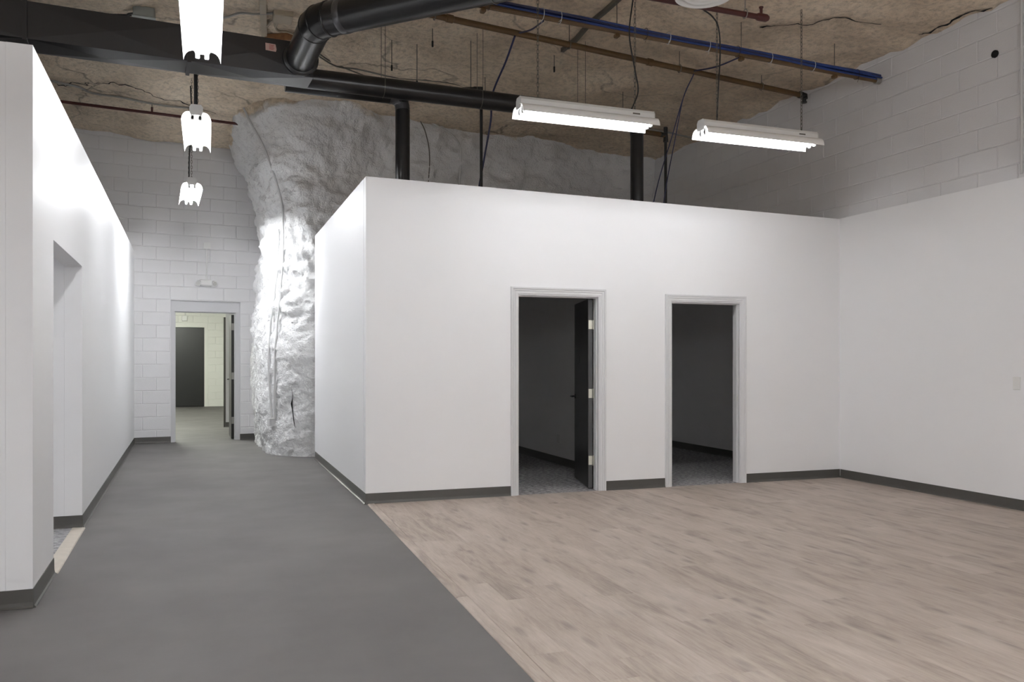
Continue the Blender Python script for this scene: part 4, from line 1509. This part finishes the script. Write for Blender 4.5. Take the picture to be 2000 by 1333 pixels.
cable('link_cable', [(q.x, q.y + 0.04, 4.27), (q.x + (pa.x - q.x) * 0.5, (q.y + pa.y) / 2, 4.335), (pa.x, pa.y - 0.035, 4.45)], 0.008, 'bluedark', 'short dark blue cable from blue bundle to brown pipe, upper left')
q = cs_ + cd * 3.40
cable('link_cable', [(q.x, q.y + 0.04, 4.27), (q.x + (pb.x - q.x) * 0.5, (q.y + pb.y) / 2, 4.335), (pb.x, pb.y - 0.035, 4.45)], 0.008, 'bluedark', 'short dark blue cable from blue bundle to brown pipe, above right strip light')


def on_ceiling(pts, gap):
    return [(x, y, ceil_at(x, y) - gap) for x, y in pts]


def line_pts(p, q, n):
    return [(p[0] + (q[0] - p[0]) * i / n, p[1] + (q[1] - p[1]) * i / n) for i in range(n + 1)]


# grey box with cables above the sheet duct
zc = ceil_at(-0.60, 9.16)
t = thing('ceiling_box', (-0.60, 9.16, zc), 'grey metal box on the rock ceiling above rectangular duct, with black cables', 'junction box')
mb = MB(); mb.cbox(-0.70, -0.50, 9.08, 9.24, zc - 0.10, zc + 0.02, 0.006); bx_ = mb.build('box_body', 'galv', t)
mb = MB(); mb.cbox(-0.71, -0.49, 9.07, 9.25, zc - 0.108, zc - 0.10, 0.002); mb.build('cover', 'galv', bx_)
mb = MB(); mb.tube(smooth_path([(-1.9, 9.42, zc - 0.06), (-1.3, 9.33, zc - 0.055), (-0.95, 9.27, zc - 0.06), (-0.71, 9.2, zc - 0.06)], 5), 0.012, 6); mb.build('cable', 'cable', t, smooth=True)
mb = MB(); mb.tube(smooth_path([(-0.70, 9.17, zc - 0.05), (-0.76, 9.2, zc - 0.07), (-0.72, 9.36, zc - 0.12), (-0.58, 9.52, zc - 0.1), (-0.4, 9.7, zc - 0.05)], 5), 0.012, 6); mb.build('cable', 'cable', t, smooth=True)

p_ = line_pts((0.47, 7.85), (0.585, 9.45), 6)
mb = MB()
for (a, b), (c, d) in zip(p_, p_[1:]):
    z0_, z1_ = ceil_at(a, b) - 0.05, ceil_at(c, d) - 0.05
    mb.hexa([(a - .03, b, z0_), (a + .03, b, z0_), (c + .03, d, z1_), (c - .03, d, z1_), (a - .03, b, z0_ + .035), (a + .03, b, z0_ + .035), (c + .03, d, z1_ + .035), (c - .03, d, z1_ + .035)])
tag(mb.build('cable_raceway', 'conduit_tan'), 'tan overpainted raceway on the ceiling between nearest corridor light and round duct', 'raceway')

zc = ceil_at(0.69, 8.34)
t = thing('tan_junction_box', (0.69, 8.34, zc), 'tan junction box on the ceiling beside round duct elbow with short conduits', 'junction box')
mb = MB(); mb.cbox(0.60, 0.78, 8.25, 8.47, zc - 0.09, zc + 0.02, 0.006); mb.build('box_body', 'conduit_tan', t)
for pts in (((0.645, 8.47), (0.61, 8.70), (0.575, 8.90)), ((0.70, 8.47), (0.67, 8.65), (0.655, 8.82)), ((0.67, 8.47), (0.645, 8.75), (0.69, 8.95), (0.80, 9.03), (0.98, 9.08))):
    mb = MB(); mb.tube(smooth_path(on_ceiling(pts, 0.035), 5), 0.012, 8); mb.build('conduit', 'conduit_tan', t, smooth=True)
mb = MB(); mb.tube(smooth_path(on_ceiling(((0.10, 8.98), (0.20, 8.80), (0.31, 8.60), (0.44, 8.47), (0.60, 8.37)), 0.03), 5), 0.012, 8); mb.build('conduit', 'conduit', t, smooth=True)
mb = MB()
a, b = Vector((0.60, 9.32, ceil_at(0.6, 9.32) - 0.02)), Vector((0.95, 9.06, ceil_at(0.95, 9.06) - 0.02))
d_ = (b - a).normalized(); n_ = Vector((-d_.y, d_.x, 0))
mb.hexa([a - n_ * .045 + V(0, 0, -.045), b - n_ * .045 + V(0, 0, -.045), b + n_ * .045 + V(0, 0, -.045), a + n_ * .045 + V(0, 0, -.045),
         a - n_ * .045 + V(0, 0, .03), b - n_ * .045 + V(0, 0, .03), b + n_ * .045 + V(0, 0, .03), a + n_ * .045 + V(0, 0, .03)])
tag(mb.build('timber_block', 'wood_scrap'), 'short brown timber block on the ceiling behind round duct elbow', 'timber')

tag(MB().tube(smooth_path(on_ceiling([(-2.4, 11.9), (-1.99, 12.02), (-1.78, 12.09), (-1.59, 12.25), (-1.44, 12.33), (-1.1, 12.35), (-0.69, 12.38), (-0.4, 12.43), (-0.13, 12.49)], 0.02), 5), 0.014, 8).build('ceiling_conduit', 'conduit', smooth=True),
    'thin conduit along the ceiling left of the corridor lights above maroon pipe', 'conduit')
t = thing('steel_strut', (3.6, 7.4, 4.7), 'dark slotted strut crossing the ceiling above blue cable bundle', 'strut')
mb = MB()
a, b = Vector((3.59, 8.2, 0)), Vector((3.70, 6.4, 0))
for i in range(6):
    p, q = a.lerp(b, i / 6), a.lerp(b, (i + 1) / 6)
    zp, zq = ceil_at(p.x, p.y) - 0.03, ceil_at(q.x, q.y) - 0.03
    mb.hexa([(p.x - .02, p.y, zp - .02), (p.x + .02, p.y, zp - .02), (q.x + .02, q.y, zq - .02), (q.x - .02, q.y, zq - .02),
             (p.x - .02, p.y, zp + .02), (p.x + .02, p.y, zp + .02), (q.x + .02, q.y, zq + .02), (q.x - .02, q.y, zq + .02)])
mb.build('channel', 'chain', t)
for k, (pts, lab) in enumerate((([(1.10, 9.40), (1.3, 9.65), (1.5, 9.86), (1.94, 10.26)], 'thin wire on the ceiling just right of round duct elbow, steeper of two'),
                                ([(1.12, 9.55), (1.4, 9.75), (1.68, 9.83), (2.1, 9.8), (2.47, 9.79), (2.9, 9.88), (3.31, 9.96)], 'long thin wire on the ceiling above round main duct'))):
    tag(MB().tube(smooth_path(on_ceiling(pts, 0.012), 5), 0.009, 6).build('ceiling_wire', 'chain', smooth=True), lab, 'wire')
for x, y, l_, ANCH in ((1.855, 8.79, 0.30, 'bare anchor rod hanging from the ceiling above the first black dropper'), (2.11, 8.70, 0.42, 'longest bare anchor rod hanging from the ceiling above round main duct'),
                       (2.145, 8.18, 0.16, 'short anchor rod with dark nut just below left end of brown pipe'), (3.08, 9.31, 0.24, 'bare anchor rod hanging from the ceiling beside thin black pipe elbow'),
                       (3.58, 8.40, 0.16, 'short anchor rod with dark nut under brown pipe above the strip light')):
    zz = ceil_at(x, y)
    mb = MB(); mb.tube([(x, y, zz + 0.02), (x, y, zz - l_)], 0.0045, 6)
    t = thing('anchor_rod', (x, y, zz), ANCH, 'anchor rod', 'anchor rods in the ceiling')
    mb.build('rod', 'chain', t)
    mb = MB(); mb.tube([(x, y, zz - l_ - 0.03), (x, y, zz - l_ + 0.03)], 0.010, 6); mb.build('nut', 'dark_metal', t)
cw = on_rock([(4.95, 4.85), (5.30, 4.72), (5.60, 4.60), (5.74, 4.50), (5.76, 4.35), (5.76, 3.6), (5.76, 3.0)], 0.012)
tag(MB().tube(cw, 0.013, 8).build('rock_conduit', 'conduit_white', smooth=True), 'pale conduit bending down the painted rock right of first black dropper', 'conduit')
cw = on_rock([(5.05, 4.80), (5.18, 4.62), (5.26, 4.40), (5.27, 4.0), (5.24, 3.5), (5.22, 3.0)], 0.010)
tag(MB().tube(cw, 0.008, 8).build('rock_wire', 'chain', smooth=True), 'dark wire down the painted rock beside first black dropper', 'wire')

# open seams in the limestone of the ceiling
ceil_o = bpy.data.objects['ceiling']
for pts, wd in (([(-1.86, 12.3), (-1.72, 12.33), (-1.66, 12.14), (-1.5, 12.12), (-1.46, 11.95), (-1.25, 11.9), (-1.0, 11.82), (-0.8, 11.92), (-0.6, 12.06), (-0.3, 12.25), (0.1, 12.6)], 0.016),
                ([(5.05, 6.75), (5.25, 6.66), (5.52, 6.55), (5.75, 6.38), (6.1, 6.3)], 0.014),
                ([(6.60, 6.30), (6.62, 6.10), (6.64, 5.85), (6.655, 5.55)], 0.022)):
    path = smooth_path([(x, y, 0) for x, y in pts], 6)
    rr = random.Random(len(pts))
    mb = MB(); vs = []
    for i, p in enumerate(path):
        d_ = (path[min(i + 1, len(path) - 1)] - path[max(i - 1, 0)]).normalized()
        n_ = Vector((-d_.y, d_.x, 0))
        p = p + n_ * rr.uniform(-.025, .025)
        h_ = wd * rr.uniform(0.25, 1.0) * (0.2 if i in (0, len(path) - 1) else 1)
        for e_ in (-1, 0, 1):
            q_ = p + n_ * h_ * e_
            vs.append(Vector((q_.x, q_.y, ceil_at(q_.x, q_.y) - 0.007 - (0.004 if e_ == 0 else 0))))
    fs = []
    for i in range(len(path) - 1):
        for k in range(2):
            fs.append((3 * i + k, 3 * i + k + 1, 3 * i + 4 + k, 3 * i + 3 + k))
    mb.add(vs, fs)
    mb.build('crack', 'hole', ceil_o)
